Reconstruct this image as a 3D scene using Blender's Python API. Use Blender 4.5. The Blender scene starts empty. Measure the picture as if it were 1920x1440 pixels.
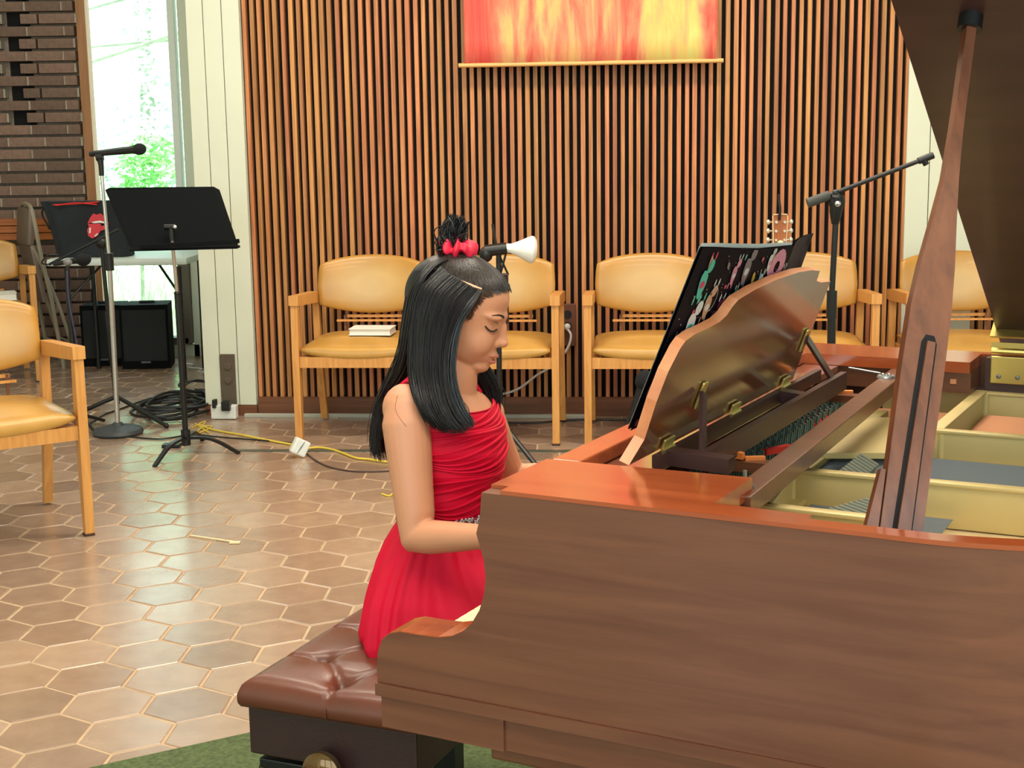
import bpy, bmesh, math, random
import numpy as np
from mathutils import Vector, Matrix, Euler
random.seed(7)
rnd = random.Random(11)
S = bpy.context.scene
COL = S.collection
PI = math.pi

# ------------------------------------------------------------------ camera
FPX, PITCH, ROLL, CAM_H = 2688.74, 0.1710, -0.0147, 1.45
CAM = Vector((0, 0, CAM_H))
_c, _s = math.cos(ROLL), math.sin(ROLL)
_fw = Vector((0, math.cos(PITCH), -math.sin(PITCH)))
_up = Vector((0, math.sin(PITCH), math.cos(PITCH)))
_rt = Vector((1, 0, 0))
CR = _rt * _c + _up * _s          # image right
CD = _rt * _s - _up * _c          # image down
cam_data = bpy.data.cameras.new('camera')
cam_data.sensor_width = 36.0
cam_data.lens = FPX * 36.0 / 1920.0
cam_data.clip_start = 0.05
cam_data.clip_end = 200
cam = bpy.data.objects.new('camera', cam_data)
COL.objects.link(cam)
M = Matrix((CR, -CD, -_fw)).transposed().to_4x4()
M.translation = CAM
cam.matrix_world = M
S.camera = cam

def ray(px, py):
    return _fw + CR * ((px - 960) / FPX) + CD * ((py - 720) / FPX)
def atY(px, py, Y):
    "world point seen at the measured pixel, on the plane at depth Y"
    r = ray(px, py)
    return CAM + r * (Y / r.y)
def atZ(px, py, z=0.0):
    r = ray(px, py)
    return CAM + r * ((z - CAM_H) / r.z)
def project(p):
    d = Vector(p) - CAM
    z = d.dot(_fw)
    return 960 + FPX * d.dot(CR) / z, 720 + FPX * d.dot(CD) / z

# ------------------------------------------------------------------ world, lights, exposure
world = bpy.data.worlds.new('world')
S.world = world
world.use_nodes = True
wn = world.node_tree.nodes
wl = world.node_tree.links
bg = wn['Background']
tc = wn.new('ShaderNodeTexCoord')
sx = wn.new('ShaderNodeSeparateXYZ')
rp = wn.new('ShaderNodeValToRGB')
wl.new(tc.outputs['Generated'], sx.inputs[0])
wl.new(sx.outputs['Z'], rp.inputs[0])
rp.color_ramp.elements[0].position = 0.0
rp.color_ramp.elements[0].color = (0.82, 0.95, 0.91, 1)
rp.color_ramp.elements[1].position = 0.6
rp.color_ramp.elements[1].color = (0.70, 0.88, 1.0, 1)
wl.new(rp.outputs[0], bg.inputs['Color'])
bg.inputs['Strength'].default_value = 3.2

def area(name, loc, rot, sx_, sy_, power, color):
    l = bpy.data.lights.new(name, 'AREA')
    l.shape = 'RECTANGLE'; l.size = sx_; l.size_y = sy_
    l.energy = power; l.color = color
    o = bpy.data.objects.new(name, l)
    o.location = loc; o.rotation_euler = rot
    COL.objects.link(o)
    return o
sun = bpy.data.lights.new('sun', 'SUN')
sun.energy = 6.0; sun.angle = 0.02; sun.color = (1.0, 0.97, 0.88)
so = bpy.data.objects.new('sun', sun); COL.objects.link(so)
so.rotation_euler = Euler((math.radians(16), math.radians(30), 0))
area('ceiling_lamp_light', (0.3, 5.3, 3.55), (0, 0, 0), 3.6, 0.5, 120, (1.0, 0.88, 0.72))
area('ceiling_lamp_light', (0.0, 3.0, 3.55), (0, 0, 0), 3.6, 0.5, 80, (1.0, 0.90, 0.76))
area('ceiling_lamp_light', (0.5, 0.6, 3.55), (0, 0, 0), 3.6, 0.5, 80, (1.0, 0.91, 0.80))
area('ceiling_lamp_light', (-2.6, 7.0, 3.55), (0, 0, 0), 1.6, 0.5, 25, (1.0, 0.94, 0.84))
S.view_settings.view_transform = 'Standard'
S.view_settings.look = 'None'
S.view_settings.exposure = 0.25
S.view_settings.gamma = 1.0
S.view_settings.use_curve_mapping = False

# ------------------------------------------------------------------ helpers
def tag(o, label=None, cat=None, group=None, kind=None):
    if label: o['label'] = label
    if cat: o['category'] = cat
    if group: o['group'] = group
    if kind: o['kind'] = kind
    return o
def empty(name, loc, rz=0.0, label=None, cat=None, group=None):
    o = bpy.data.objects.new(name, None)
    o.empty_display_size = 0.1
    COL.objects.link(o)
    o.location = loc
    o.rotation_euler = (0, 0, rz)
    return tag(o, label, cat, group)
def copy_tree(o, parent=None):
    c = o.copy(); COL.objects.link(c)
    if parent: c.parent = parent
    for ch in list(o.children):
        copy_tree(ch, c)
    return c

class MB:
    "collects boxes, tubes, lathes and prisms into one mesh"
    def __init__(s): s.v = []; s.f = []; s.m = []; s.cur = 0
    def add(s, vs, fs):
        b = len(s.v)
        s.v += [tuple(p) for p in vs]
        s.f += [tuple(i + b for i in f) for f in fs]
        s.m += [s.cur] * len(fs)
        return s
    def box(s, c, d, rot=None, bevel=0.0):
        x, y, z = d[0] / 2, d[1] / 2, d[2] / 2
        if bevel <= 0:
            vs = [(-x,-y,-z),(x,-y,-z),(x,y,-z),(-x,y,-z),(-x,-y,z),(x,-y,z),(x,y,z),(-x,y,z)]
            fs = [(0,3,2,1),(4,5,6,7),(0,1,5,4),(1,2,6,5),(2,3,7,6),(3,0,4,7)]
        else:
            bm = bmesh.new()
            bmesh.ops.create_cube(bm, size=1.0)
            for v in bm.verts: v.co = Vector((v.co.x * 2 * x, v.co.y * 2 * y, v.co.z * 2 * z))
            bmesh.ops.bevel(bm, geom=bm.edges[:], offset=min(bevel, x * .95, y * .95, z * .95), segments=2, affect='EDGES', profile=0.6)
            bm.verts.index_update()
            vs = [tuple(v.co) for v in bm.verts]
            fs = [tuple(v.index for v in f.verts) for f in bm.faces]
            bm.free()
        R = rot if rot is not None else Matrix.Identity(3)
        c = Vector(c)
        return s.add([R @ Vector(p) + c for p in vs], fs)
    def bar(s, a, b, w, h, up=(0, 0, 1), bevel=0.0):
        a, b = Vector(a), Vector(b)
        d = (b - a); L = d.length; d.normalize()
        u = Vector(up); r = d.cross(u)
        if r.length < 1e-4: r = Vector((1, 0, 0))
        r.normalize(); u = r.cross(d).normalized()
        R = Matrix((r, d, u)).transposed()
        return s.box((a + b) / 2, (w, L, h), R, bevel)
    def tube(s, pts, r, n=8, cap=True, close=False):
        pts = [Vector(p) for p in pts]
        k = len(pts)
        rs = r if isinstance(r, (list, tuple)) else [r] * k
        vs = []; fs = []
        prev = None
        for i, p in enumerate(pts):
            t = (pts[min(i + 1, k - 1)] - pts[max(i - 1, 0)])
            if close: t = pts[(i + 1) % k] - pts[i - 1]
            t = t.normalized() if t.length > 1e-9 else Vector((0, 0, 1))
            if prev is None:
                a = t.orthogonal().normalized()
            else:
                a = (prev - t * prev.dot(t))
                a = a.normalized() if a.length > 1e-6 else t.orthogonal().normalized()
            prev = a
            b = t.cross(a)
            for j in range(n):
                an = 2 * PI * j / n
                vs.append(p + (a * math.cos(an) + b * math.sin(an)) * rs[i])
        for i in range(k - 1 + (1 if close else 0)):
            i2 = (i + 1) % k
            for j in range(n):
                j2 = (j + 1) % n
                fs.append((i * n + j, i * n + j2, i2 * n + j2, i2 * n + j))
        if cap and not close:
            fs.append(tuple(reversed(range(n))))
            fs.append(tuple((k - 1) * n + j for j in range(n)))
        return s.add(vs, fs)
    def lathe(s, prof, n=24, M_=None):
        vs = []; fs = []
        for (r, z) in prof:
            for j in range(n):
                a = 2 * PI * j / n
                p = Vector((r * math.cos(a), r * math.sin(a), z))
                vs.append(M_ @ p if M_ is not None else p)
        k = len(prof)
        for i in range(k - 1):
            for j in range(n):
                j2 = (j + 1) % n
                fs.append((i * n + j, i * n + j2, (i + 1) * n + j2, (i + 1) * n + j))
        fs.append(tuple(reversed(range(n)))); fs.append(tuple((k - 1) * n + j for j in range(n)))
        return s.add(vs, fs)
    def prism(s, poly, vec, M_=None):
        "polygon of 3-D points extruded along vec"
        n = len(poly)
        vec = Vector(vec)
        vs = [Vector(p) for p in poly] + [Vector(p) + vec for p in poly]
        if M_ is not None: vs = [M_ @ p for p in vs]
        fs = [tuple(range(n))[::-1], tuple(range(n, 2 * n))]
        for i in range(n):
            j = (i + 1) % n
            fs.append((i, j, n + j, n + i))
        return s.add(vs, fs)
    def grid(s, fn, nu, nv, closeu=False, closev=False):
        vs = [fn(i / (nu if closeu else nu - 1), j / (nv if closev else nv - 1)) for i in range(nu) for j in range(nv)]
        fs = []
        for i in range(nu if closeu else nu - 1):
            for j in range(nv if closev else nv - 1):
                i2 = (i + 1) % nu; j2 = (j + 1) % nv
                fs.append((i * nv + j, i2 * nv + j, i2 * nv + j2, i * nv + j2))
        return s.add(vs, fs)
    def ball(s, c, r, n=12, rot=None):
        c = Vector(c)
        r = Vector(r) if not isinstance(r, (int, float)) else Vector((r, r, r))
        def fn(u, v):
            a = 2 * PI * u; b = PI * (v - .5) * 0.998
            p = Vector((r.x * math.cos(b) * math.cos(a), r.y * math.cos(b) * math.sin(a), r.z * math.sin(b)))
            if rot is not None: p = rot @ p
            return c + p
        return s.grid(fn, n, n // 2 + 2, closeu=True)
    def mesh(s, name, mats, smooth=False, fix=True):
        me = bpy.data.meshes.new(name)
        me.from_pydata([tuple(v) for v in s.v], [], s.f)
        for m in (mats if isinstance(mats, (list, tuple)) else [mats]): me.materials.append(m)
        me.polygons.foreach_set('material_index', s.m)
        if fix:
            bm = bmesh.new(); bm.from_mesh(me)
            bmesh.ops.recalc_face_normals(bm, faces=bm.faces[:])
            bm.to_mesh(me); bm.free()
        if smooth:
            try: me.shade_smooth()
            except Exception: pass
            if smooth != 'all':
                try: me.set_sharp_from_angle(angle=math.radians(40))
                except Exception: pass
        me.update()
        return me
    def build(s, name, mats, parent=None, smooth=False, fix=True):
        if parent is None:
            vs = [Vector(v) for v in s.v]
            mn = Vector((min(v.x for v in vs), min(v.y for v in vs), min(v.z for v in vs)))
            mx = Vector((max(v.x for v in vs), max(v.y for v in vs), max(v.z for v in vs)))
            o0 = Vector(((mn.x + mx.x) / 2, (mn.y + mx.y) / 2, mn.z))
            s.v = [tuple(v - o0) for v in vs]
        me = s.mesh(name, mats, smooth, fix)
        o = bpy.data.objects.new(name, me)
        COL.objects.link(o)
        if parent is None: o.location = o0
        else: o.parent = parent
        return o

def smooth_path(pts, n=8):
    "catmull-rom through the points"
    P = [Vector(p) for p in pts]
    out = []
    for i in range(len(P) - 1):
        p0 = P[max(i - 1, 0)]; p1 = P[i]; p2 = P[i + 1]; p3 = P[min(i + 2, len(P) - 1)]
        for k in range(n):
            t = k / n
            out.append(0.5 * ((2 * p1) + (p2 - p0) * t + (2 * p0 - 5 * p1 + 4 * p2 - p3) * t * t + (3 * p1 - p0 - 3 * p2 + p3) * t ** 3))
    out.append(P[-1])
    return out

# ------------------------------------------------------------------ materials
def srgb(r, g, b):
    def f(c):
        c = c / 255.0
        return c / 12.92 if c <= 0.04045 else ((c + 0.055) / 1.055) ** 2.4
    return (f(r), f(g), f(b), 1.0)
def base_mat(name):
    m = bpy.data.materials.new(name); m.use_nodes = True
    nt = m.node_tree
    return m, nt, nt.nodes['Principled BSDF'], nt.links
def plain(name, col, rough=0.5, metal=0.0, var=0.0, scale=8.0, coat=0.0, sheen=0.0, bump=0.0, bscale=60.0, spec=0.5, sss=0.0):
    m, nt, b, L = base_mat(name)
    b.inputs['Base Color'].default_value = col
    b.inputs['Roughness'].default_value = rough
    b.inputs['Metallic'].default_value = metal
    b.inputs['Coat Weight'].default_value = coat
    b.inputs['Coat Roughness'].default_value = 0.08
    b.inputs['Sheen Weight'].default_value = sheen
    b.inputs['Specular IOR Level'].default_value = spec
    if sss > 0:
        b.inputs['Subsurface Weight'].default_value = sss
        b.inputs['Subsurface Radius'].default_value = (1.0, 0.35, 0.2)
        b.inputs['Subsurface Scale'].default_value = 0.012
    if var > 0 or bump > 0:
        t = nt.nodes.new('ShaderNodeTexCoord')
        if var > 0:
            n = nt.nodes.new('ShaderNodeTexNoise'); n.inputs['Scale'].default_value = scale; n.inputs['Detail'].default_value = 5
            L.new(t.outputs['Object'], n.inputs['Vector'])
            r = nt.nodes.new('ShaderNodeValToRGB')
            d = [max(0, c * (1 - var)) for c in col[:3]]; e = [min(1, c * (1 + var)) for c in col[:3]]
            r.color_ramp.elements[0].position = 0.3; r.color_ramp.elements[0].color = (*d, 1)
            r.color_ramp.elements[1].position = 0.7; r.color_ramp.elements[1].color = (*e, 1)
            L.new(n.outputs['Fac'], r.inputs[0]); L.new(r.outputs[0], b.inputs['Base Color'])
        if bump > 0:
            n2 = nt.nodes.new('ShaderNodeTexNoise'); n2.inputs['Scale'].default_value = bscale; n2.inputs['Detail'].default_value = 3
            L.new(t.outputs['Object'], n2.inputs['Vector'])
            bp = nt.nodes.new('ShaderNodeBump'); bp.inputs['Strength'].default_value = bump; bp.inputs['Distance'].default_value = 0.004
            L.new(n2.outputs['Fac'], bp.inputs['Height']); L.new(bp.outputs[0], b.inputs['Normal'])
    return m
def wood(name, c1, c2, axis='x', scale=6.0, stretch=14.0, rough=0.4, coat=0.0, vary=0.0, contrast=(0.3, 0.7), spec=0.5):
    m, nt, b, L = base_mat(name)
    t = nt.nodes.new('ShaderNodeTexCoord')
    mp = nt.nodes.new('ShaderNodeMapping')
    sc = {'x': (scale, scale * stretch, scale * stretch), 'y': (scale * stretch, scale, scale * stretch), 'z': (scale * stretch, scale * stretch, scale)}[axis]
    mp.inputs['Scale'].default_value = sc
    L.new(t.outputs['Object'], mp.inputs['Vector'])
    n = nt.nodes.new('ShaderNodeTexNoise'); n.inputs['Scale'].default_value = 1.0; n.inputs['Detail'].default_value = 6; n.inputs['Roughness'].default_value = 0.6; n.inputs['Distortion'].default_value = 0.6
    L.new(mp.outputs[0], n.inputs['Vector'])
    r = nt.nodes.new('ShaderNodeValToRGB')
    r.color_ramp.elements[0].position = contrast[0]; r.color_ramp.elements[0].color = c1
    r.color_ramp.elements[1].position = contrast[1]; r.color_ramp.elements[1].color = c2
    L.new(n.outputs['Fac'], r.inputs[0])
    out = r.outputs[0]
    if vary > 0:
        oi = nt.nodes.new('ShaderNodeObjectInfo')
        hs = nt.nodes.new('ShaderNodeHueSaturation')
        mr = nt.nodes.new('ShaderNodeMapRange'); mr.inputs[3].default_value = 1 - vary; mr.inputs[4].default_value = 1 + vary
        L.new(oi.outputs['Random'], mr.inputs[0]); L.new(mr.outputs[0], hs.inputs['Value'])
        mu = nt.nodes.new('ShaderNodeMath'); mu.operation = 'MULTIPLY'; mu.inputs[1].default_value = 7.31
        fr = nt.nodes.new('ShaderNodeMath'); fr.operation = 'FRACT'
        mr2 = nt.nodes.new('ShaderNodeMapRange'); mr2.inputs[3].default_value = 0.488; mr2.inputs[4].default_value = 0.51
        L.new(oi.outputs['Random'], mu.inputs[0]); L.new(mu.outputs[0], fr.inputs[0]); L.new(fr.outputs[0], mr2.inputs[0]); L.new(mr2.outputs[0], hs.inputs['Hue'])
        L.new(out, hs.inputs['Color']); out = hs.outputs[0]
        # shift the grain from piece to piece
        ad = nt.nodes.new('ShaderNodeVectorMath'); ad.operation = 'ADD'
        cm = nt.nodes.new('ShaderNodeCombineXYZ')
        mu2 = nt.nodes.new('ShaderNodeMath'); mu2.operation = 'MULTIPLY'; mu2.inputs[1].default_value = 40
        L.new(oi.outputs['Random'], mu2.inputs[0])
        for k in range(3): L.new(mu2.outputs[0], cm.inputs[k])
        L.new(t.outputs['Object'], ad.inputs[0]); L.new(cm.outputs[0], ad.inputs[1]); L.new(ad.outputs[0], mp.inputs['Vector'])
    L.new(out, b.inputs['Base Color'])
    b.inputs['Roughness'].default_value = rough
    b.inputs['Coat Weight'].default_value = coat
    b.inputs['Coat Roughness'].default_value = 0.12
    b.inputs['Specular IOR Level'].default_value = spec
    bp = nt.nodes.new('ShaderNodeBump'); bp.inputs['Strength'].default_value = 0.05; bp.inputs['Distance'].default_value = 0.002
    L.new(n.outputs['Fac'], bp.inputs['Height']); L.new(bp.outputs[0], b.inputs['Normal'])
    return m

MAT = {}
MAT['slat'] = wood('slat_wood', srgb(150, 92, 52), srgb(205, 142, 86), 'z', 2.0, 30, 0.5, 0.0, 0.22)
MAT['base_wood'] = wood('base_wood', srgb(96, 58, 36), srgb(130, 82, 52), 'x', 2.0, 20, 0.5)
MAT['chair_wood'] = wood('chair_wood', srgb(196, 134, 68), srgb(222, 164, 92), 'z', 4, 14, 0.38)
MAT['ledge_wood'] = wood('ledge_wood', srgb(150, 84, 40), srgb(190, 112, 60), 'x', 3, 14, 0.4)
MAT['piano'] = wood('piano_walnut', srgb(88, 50, 33), srgb(114, 70, 49), 'x', 2.6, 16, 0.32, 0.2, 0, (0.28, 0.75))
MAT['piano_top'] = wood('piano_walnut_polished', srgb(134, 58, 26), srgb(164, 80, 42), 'x', 2.2, 12, 0.16, 0.6, 0, (0.25, 0.75))
MAT['piano_desk'] = wood('desk_walnut', srgb(96, 54, 32), srgb(124, 74, 46), 'y', 2.2, 9, 0.14, 0.6, 0, (0.25, 0.75))
MAT['piano_edge'] = wood('edge_walnut', srgb(184, 114, 70), srgb(212, 144, 98), 'y', 2.2, 9, 0.42, 0.05)
MAT['piano_dark'] = wood('piano_dark_walnut', srgb(54, 31, 29), srgb(68, 42, 38), 'x', 2.0, 9, 0.4, 0.1)
MAT['prop'] = wood('prop_walnut', srgb(88, 48, 30), srgb(124, 72, 46), 'z', 3, 14, 0.32, 0.3)
MAT['gold'] = plain('gold_plate_paint', srgb(204, 182, 122), 0.42, 0.25, 0.06, 6)
MAT['brass'] = plain('brass', srgb(212, 190, 110), 0.3, 0.85)
MAT['steel'] = plain('steel', srgb(150, 152, 150), 0.35, 0.8)
MAT['string_steel'] = plain('string_steel', srgb(112, 118, 120), 0.55, 0.3)
MAT['chrome'] = plain('chrome', srgb(205, 205, 205), 0.22, 0.9)
MAT['copper'] = plain('copper_wire', srgb(176, 120, 84), 0.35, 0.6)
MAT['vinyl'] = plain('mustard_vinyl', srgb(188, 142, 68), 0.34, 0.0, 0.16, 5, 0.15, bump=0.06, bscale=40)
def pale_middle(m):
    "paler middle of a cushion, in the cushion's own generated coordinates"
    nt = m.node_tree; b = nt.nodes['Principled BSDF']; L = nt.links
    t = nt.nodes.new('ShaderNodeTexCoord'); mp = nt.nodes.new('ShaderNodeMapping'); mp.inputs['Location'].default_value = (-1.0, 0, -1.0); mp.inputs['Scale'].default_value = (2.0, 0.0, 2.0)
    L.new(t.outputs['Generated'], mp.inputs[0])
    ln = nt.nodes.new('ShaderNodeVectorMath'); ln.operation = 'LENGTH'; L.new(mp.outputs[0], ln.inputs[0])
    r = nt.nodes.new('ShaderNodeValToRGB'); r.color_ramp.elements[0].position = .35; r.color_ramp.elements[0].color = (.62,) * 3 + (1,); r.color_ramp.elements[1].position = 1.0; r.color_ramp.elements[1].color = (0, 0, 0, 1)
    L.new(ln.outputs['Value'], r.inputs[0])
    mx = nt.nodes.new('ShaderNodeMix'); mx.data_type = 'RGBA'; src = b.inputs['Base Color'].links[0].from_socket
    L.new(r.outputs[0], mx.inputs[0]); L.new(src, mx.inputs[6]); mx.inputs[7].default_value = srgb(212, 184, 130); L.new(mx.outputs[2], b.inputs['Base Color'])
MAT['vinyl_back'] = plain('pale_middle_vinyl', srgb(184, 134, 58), 0.34, 0.0, 0.14, 5, 0.15, bump=0.06, bscale=40)
pale_middle(MAT['vinyl_back'])  # vinyl colour lightens towards the cushion middle
MAT['black'] = plain('black_metal', srgb(13, 15, 18), 0.4)
MAT['black_matte'] = plain('black_matte', srgb(7, 10, 13), 0.8, spec=.15)
MAT['black_fabric'] = plain('black_fabric', srgb(26, 32, 38), 0.9, var=0.3, scale=6)
MAT['foam'] = plain('black_foam', srgb(18, 20, 24), 0.95)
MAT['rubber'] = plain('rubber', srgb(70, 40, 30), 0.7)
MAT['white'] = plain('white_plastic', srgb(226, 232, 228), 0.4)
MAT['table'] = plain('pale_table_plastic', srgb(205, 216, 212), 0.45)
MAT['paint'] = plain('cream_white_paint', srgb(214, 219, 201), 0.6, var=0.03, scale=2)
MAT['paint_r'] = MAT['paint']
MAT['beige_metal'] = plain('beige_metal', srgb(150, 140, 122), 0.45)
MAT['beige_pad'] = plain('taupe_vinyl', srgb(120, 104, 92), 0.5, var=0.06)
MAT['bronze'] = plain('dark_bronze_frame', srgb(104, 96, 84), 0.5)
MAT['window_wood'] = wood('window_wood', srgb(150, 100, 62), srgb(180, 126, 84), 'z', 3, 12, 0.5)
MAT['leather'] = plain('brown_leather', srgb(98, 50, 34), 0.36, 0, 0.12, 9, 0.08, bump=0.05, bscale=160)
MAT['leather_dark'] = plain('dark_leather', srgb(50, 31, 31), 0.4, 0, 0.06, 9, bump=0.1, bscale=220)
MAT['skin'] = plain('skin', srgb(204, 142, 108), 0.46, var=0.03, scale=7, sss=0.12)
MAT['lips'] = plain('lips', srgb(186, 108, 96), 0.35)
MAT['hair'] = None
MAT['red_dress'] = plain('red_dress', srgb(202, 0, 46), 0.65, 0, 0.08, 12, spec=.25)
MAT['red_satin'] = plain('red_satin', srgb(222, 34, 66), 0.4, 0, 0.12, 40)
MAT['red'] = plain('red_paint', srgb(214, 48, 44), 0.5)
MAT['white_paper'] = plain('white_paper', srgb(226, 228, 222), 0.7)
MAT['yellow_cord'] = plain('yellow_cord', srgb(216, 190, 70), 0.5)
MAT['white_cord'] = plain('white_cord', srgb(210, 208, 200), 0.5)
MAT['black_cord'] = plain('black_cord', srgb(24, 26, 30), 0.45)
MAT['brown_plate'] = plain('brown_outlet_plastic', srgb(88, 76, 62), 0.5)
MAT['key_white'] = plain('key_ivory', srgb(244, 226, 178), 0.25)
MAT['key_black'] = plain('key_ebony', srgb(14, 13, 13), 0.3)
MAT['felt_red'] = plain('red_felt', srgb(206, 50, 38), 0.9)
MAT['felt_green'] = plain('green_felt', srgb(118, 120, 104), 0.9)
MAT['orange_wood'] = plain('orange_wood', srgb(222, 130, 62), 0.5)
MAT['gap'] = plain('dark_gap', srgb(10, 9, 12), 0.9)
MAT['rug'] = plain('green_carpet', srgb(78, 92, 56), 1.0, 0, 0.35, 90, bump=0.8, bscale=220)
MAT['bulb'] = plain('white_bulb_glass', srgb(236, 240, 236), 0.25)
MAT['dark_glass'] = plain('dark_screen', srgb(40, 24, 30), 0.2)
# ================================================================== THE SETTING
def struct(o): o['kind'] = 'structure'; return o
WANG = -math.atan(0.09)
W0 = Vector((-1.356, 7.511, 0))
WD = Vector((math.cos(WANG), math.sin(WANG), 0))
WN = Vector((-math.sin(WANG), math.cos(WANG), 0))    # away from the room
def wpt(s, d, z): return W0 + WD * s + WN * d + Vector((0, 0, z))

# floor: grout bed and hexagonal tiles
grout = plain('grout', srgb(182, 156, 126), 0.75, 0, 0.15, 14)
f = MB(); f.box((0.6, 3.9, -0.0495), (10.4, 12.0, 0.1))
floor = struct(f.build('floor', grout))
def tile_mat():
    m, nt, b, L = base_mat('clay_tile')
    oi = nt.nodes.new('ShaderNodeObjectInfo'); ge = nt.nodes.new('ShaderNodeNewGeometry')
    ad = nt.nodes.new('ShaderNodeMath'); ad.operation = 'ADD'
    fr = nt.nodes.new('ShaderNodeMath'); fr.operation = 'FRACT'
    L.new(oi.outputs['Random'], ad.inputs[0]); L.new(ge.outputs['Random Per Island'], ad.inputs[1]); L.new(ad.outputs[0], fr.inputs[0])
    r = nt.nodes.new('ShaderNodeValToRGB')
    r.color_ramp.elements[0].position = 0; r.color_ramp.elements[0].color = srgb(144, 121, 104)
    r.color_ramp.elements[1].position = 1; r.color_ramp.elements[1].color = srgb(174, 150, 130)
    e = r.color_ramp.elements.new(0.5); e.color = srgb(160, 134, 114)
    L.new(fr.outputs[0], r.inputs[0])
    n = nt.nodes.new('ShaderNodeTexNoise'); n.inputs['Scale'].default_value = 14; n.inputs['Detail'].default_value = 6
    L.new(ge.outputs['Position'], n.inputs['Vector'])
    mx = nt.nodes.new('ShaderNodeMix'); mx.data_type = 'RGBA'; mx.blend_type = 'MULTIPLY'; mx.inputs[0].default_value = 0.5
    r2 = nt.nodes.new('ShaderNodeValToRGB'); r2.color_ramp.elements[0].position = 0.3; r2.color_ramp.elements[0].color = (0.72, 0.68, 0.68, 1); r2.color_ramp.elements[1].position = 0.65; r2.color_ramp.elements[1].color = (1, 1, 1, 1)
    L.new(n.outputs['Fac'], r2.inputs[0]); L.new(r.outputs[0], mx.inputs[6]); L.new(r2.outputs[0], mx.inputs[7])
    L.new(mx.outputs[2], b.inputs['Base Color']); b.inputs['Coat Weight'].default_value = 0.4; b.inputs['Coat Roughness'].default_value = 0.2
    n3 = nt.nodes.new('ShaderNodeTexNoise'); n3.inputs['Scale'].default_value = 9; n3.inputs['Detail'].default_value = 4
    L.new(ge.outputs['Position'], n3.inputs['Vector'])
    mr = nt.nodes.new('ShaderNodeMapRange'); mr.inputs[3].default_value = 0.16; mr.inputs[4].default_value = 0.34
    L.new(n3.outputs['Fac'], mr.inputs[0]); L.new(mr.outputs[0], b.inputs['Roughness'])
    bp = nt.nodes.new('ShaderNodeBump'); bp.inputs['Strength'].default_value = 0.22; bp.inputs['Distance'].default_value = 0.006
    L.new(n3.outputs['Fac'], bp.inputs['Height']); L.new(bp.outputs[0], b.inputs['Normal'])
    return m
TM = tile_mat()
TH, TL = -0.0406, 0.1458 * CAM_H
T0 = Vector((-1.3526 * CAM_H, 3.4449 * CAM_H, 0))
tu = Vector((math.cos(TH), math.sin(TH), 0)); tv = Vector((math.cos(TH - PI / 3), math.sin(TH - PI / 3), 0)); tn = Vector((-math.sin(TH), math.cos(TH), 0))
TR = TL / math.sqrt(3)
def hex_verts(c, g=0.0042, wob=0.0):
    vs = []
    Rr = TR - g / math.cos(PI / 6)
    for (k, z) in ((Rr, -0.004), (Rr, 0.0010), (Rr - 0.004, 0.0026)):
        for i in range(6):
            a = TH + PI / 6 + i * PI / 3
            vs.append(c + Vector((k * math.cos(a), k * math.sin(a), z)))
    return vs
hexf = [tuple(range(12, 18))] + [(l * 6 + i, l * 6 + (i + 1) % 6, (l + 1) * 6 + (i + 1) % 6, (l + 1) * 6 + i) for l in (0, 1) for i in range(6)]
tm = MB(); tm.add(hex_verts(Vector((0, 0, 0))), hexf)
tile_mesh = tm.mesh('tile', TM, smooth=False)
cands = []
for i in range(-40, 60):
    for j in range(-50, 50):
        c = T0 + tu * (TL * i) + tv * (TL * j) + tu * (TL / 2) + tn * (TR / 2)
        if not (-4.4 < c.x < 5.6 and -0.6 < c.y < 9.75): continue
        if (c - W0).dot(WN) > 0.06 and c.x > -1.62: continue
        vis = False
        if c.y > 1.0:
            px, py = project(c)
            vis = (-60 < px < 1980 and py < 1480) and not (px > 720 and py > 905) and not (px > 1240) and not (px > 700 and px < 940 and py > 800) and not (px > 460 and py > 1290)
        cands.append((vis, c))
vis = sorted([c for v, c in cands if v], key=lambda c: c.y)
near, rest = vis[:300], vis[300:] + [c for v, c in cands if not v]
for c in near:
    o = bpy.data.objects.new('tile', tile_mesh); COL.objects.link(o); o.parent = floor
    o.location = c - Vector(floor.location) + Vector((0, 0, rnd.uniform(-0.0006, 0.0006)))
    o.rotation_euler = (rnd.uniform(-.004, .004), rnd.uniform(-.004, .004), rnd.uniform(-.012, .012))
tf = MB()
for c in rest: tf.add(hex_verts(c - Vector(floor.location) + Vector((0, 0, rnd.uniform(-0.0006, 0.0006)))), hexf)
o = tf.build('tile_field', TM, parent=floor); o['kind'] = 'stuff'
# metal threshold strip let into the floor
a = atZ(455, 846); st = MB()
st.bar(a + Vector((-.05, 0, .004)), a + Vector((3.9, -0.30, .004)), 0.035, 0.006)
struct(st.build('trim_1', plain('floor_strip', srgb(88, 92, 80), 0.45, 0.3)))

# green carpet in the near corner
rg = MB()
e1 = atZ(200, 1440); e2 = atZ(457, 1383); d = (e2 - e1).normalized(); q = Vector((d.y, -d.x, 0))
A = e1 - d * 1.2; B = e2 + d * 1.5
rg.prism([A, B, B + q * 3.0, A + q * 3.0], (0, 0, 0.007))
carpet = rg.build('carpet', MAT['rug'])
tag(carpet, 'flat green carpet under the piano and the bench, its edge crossing the tiles', 'carpet')
carpet.location.z = 0.0035

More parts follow.
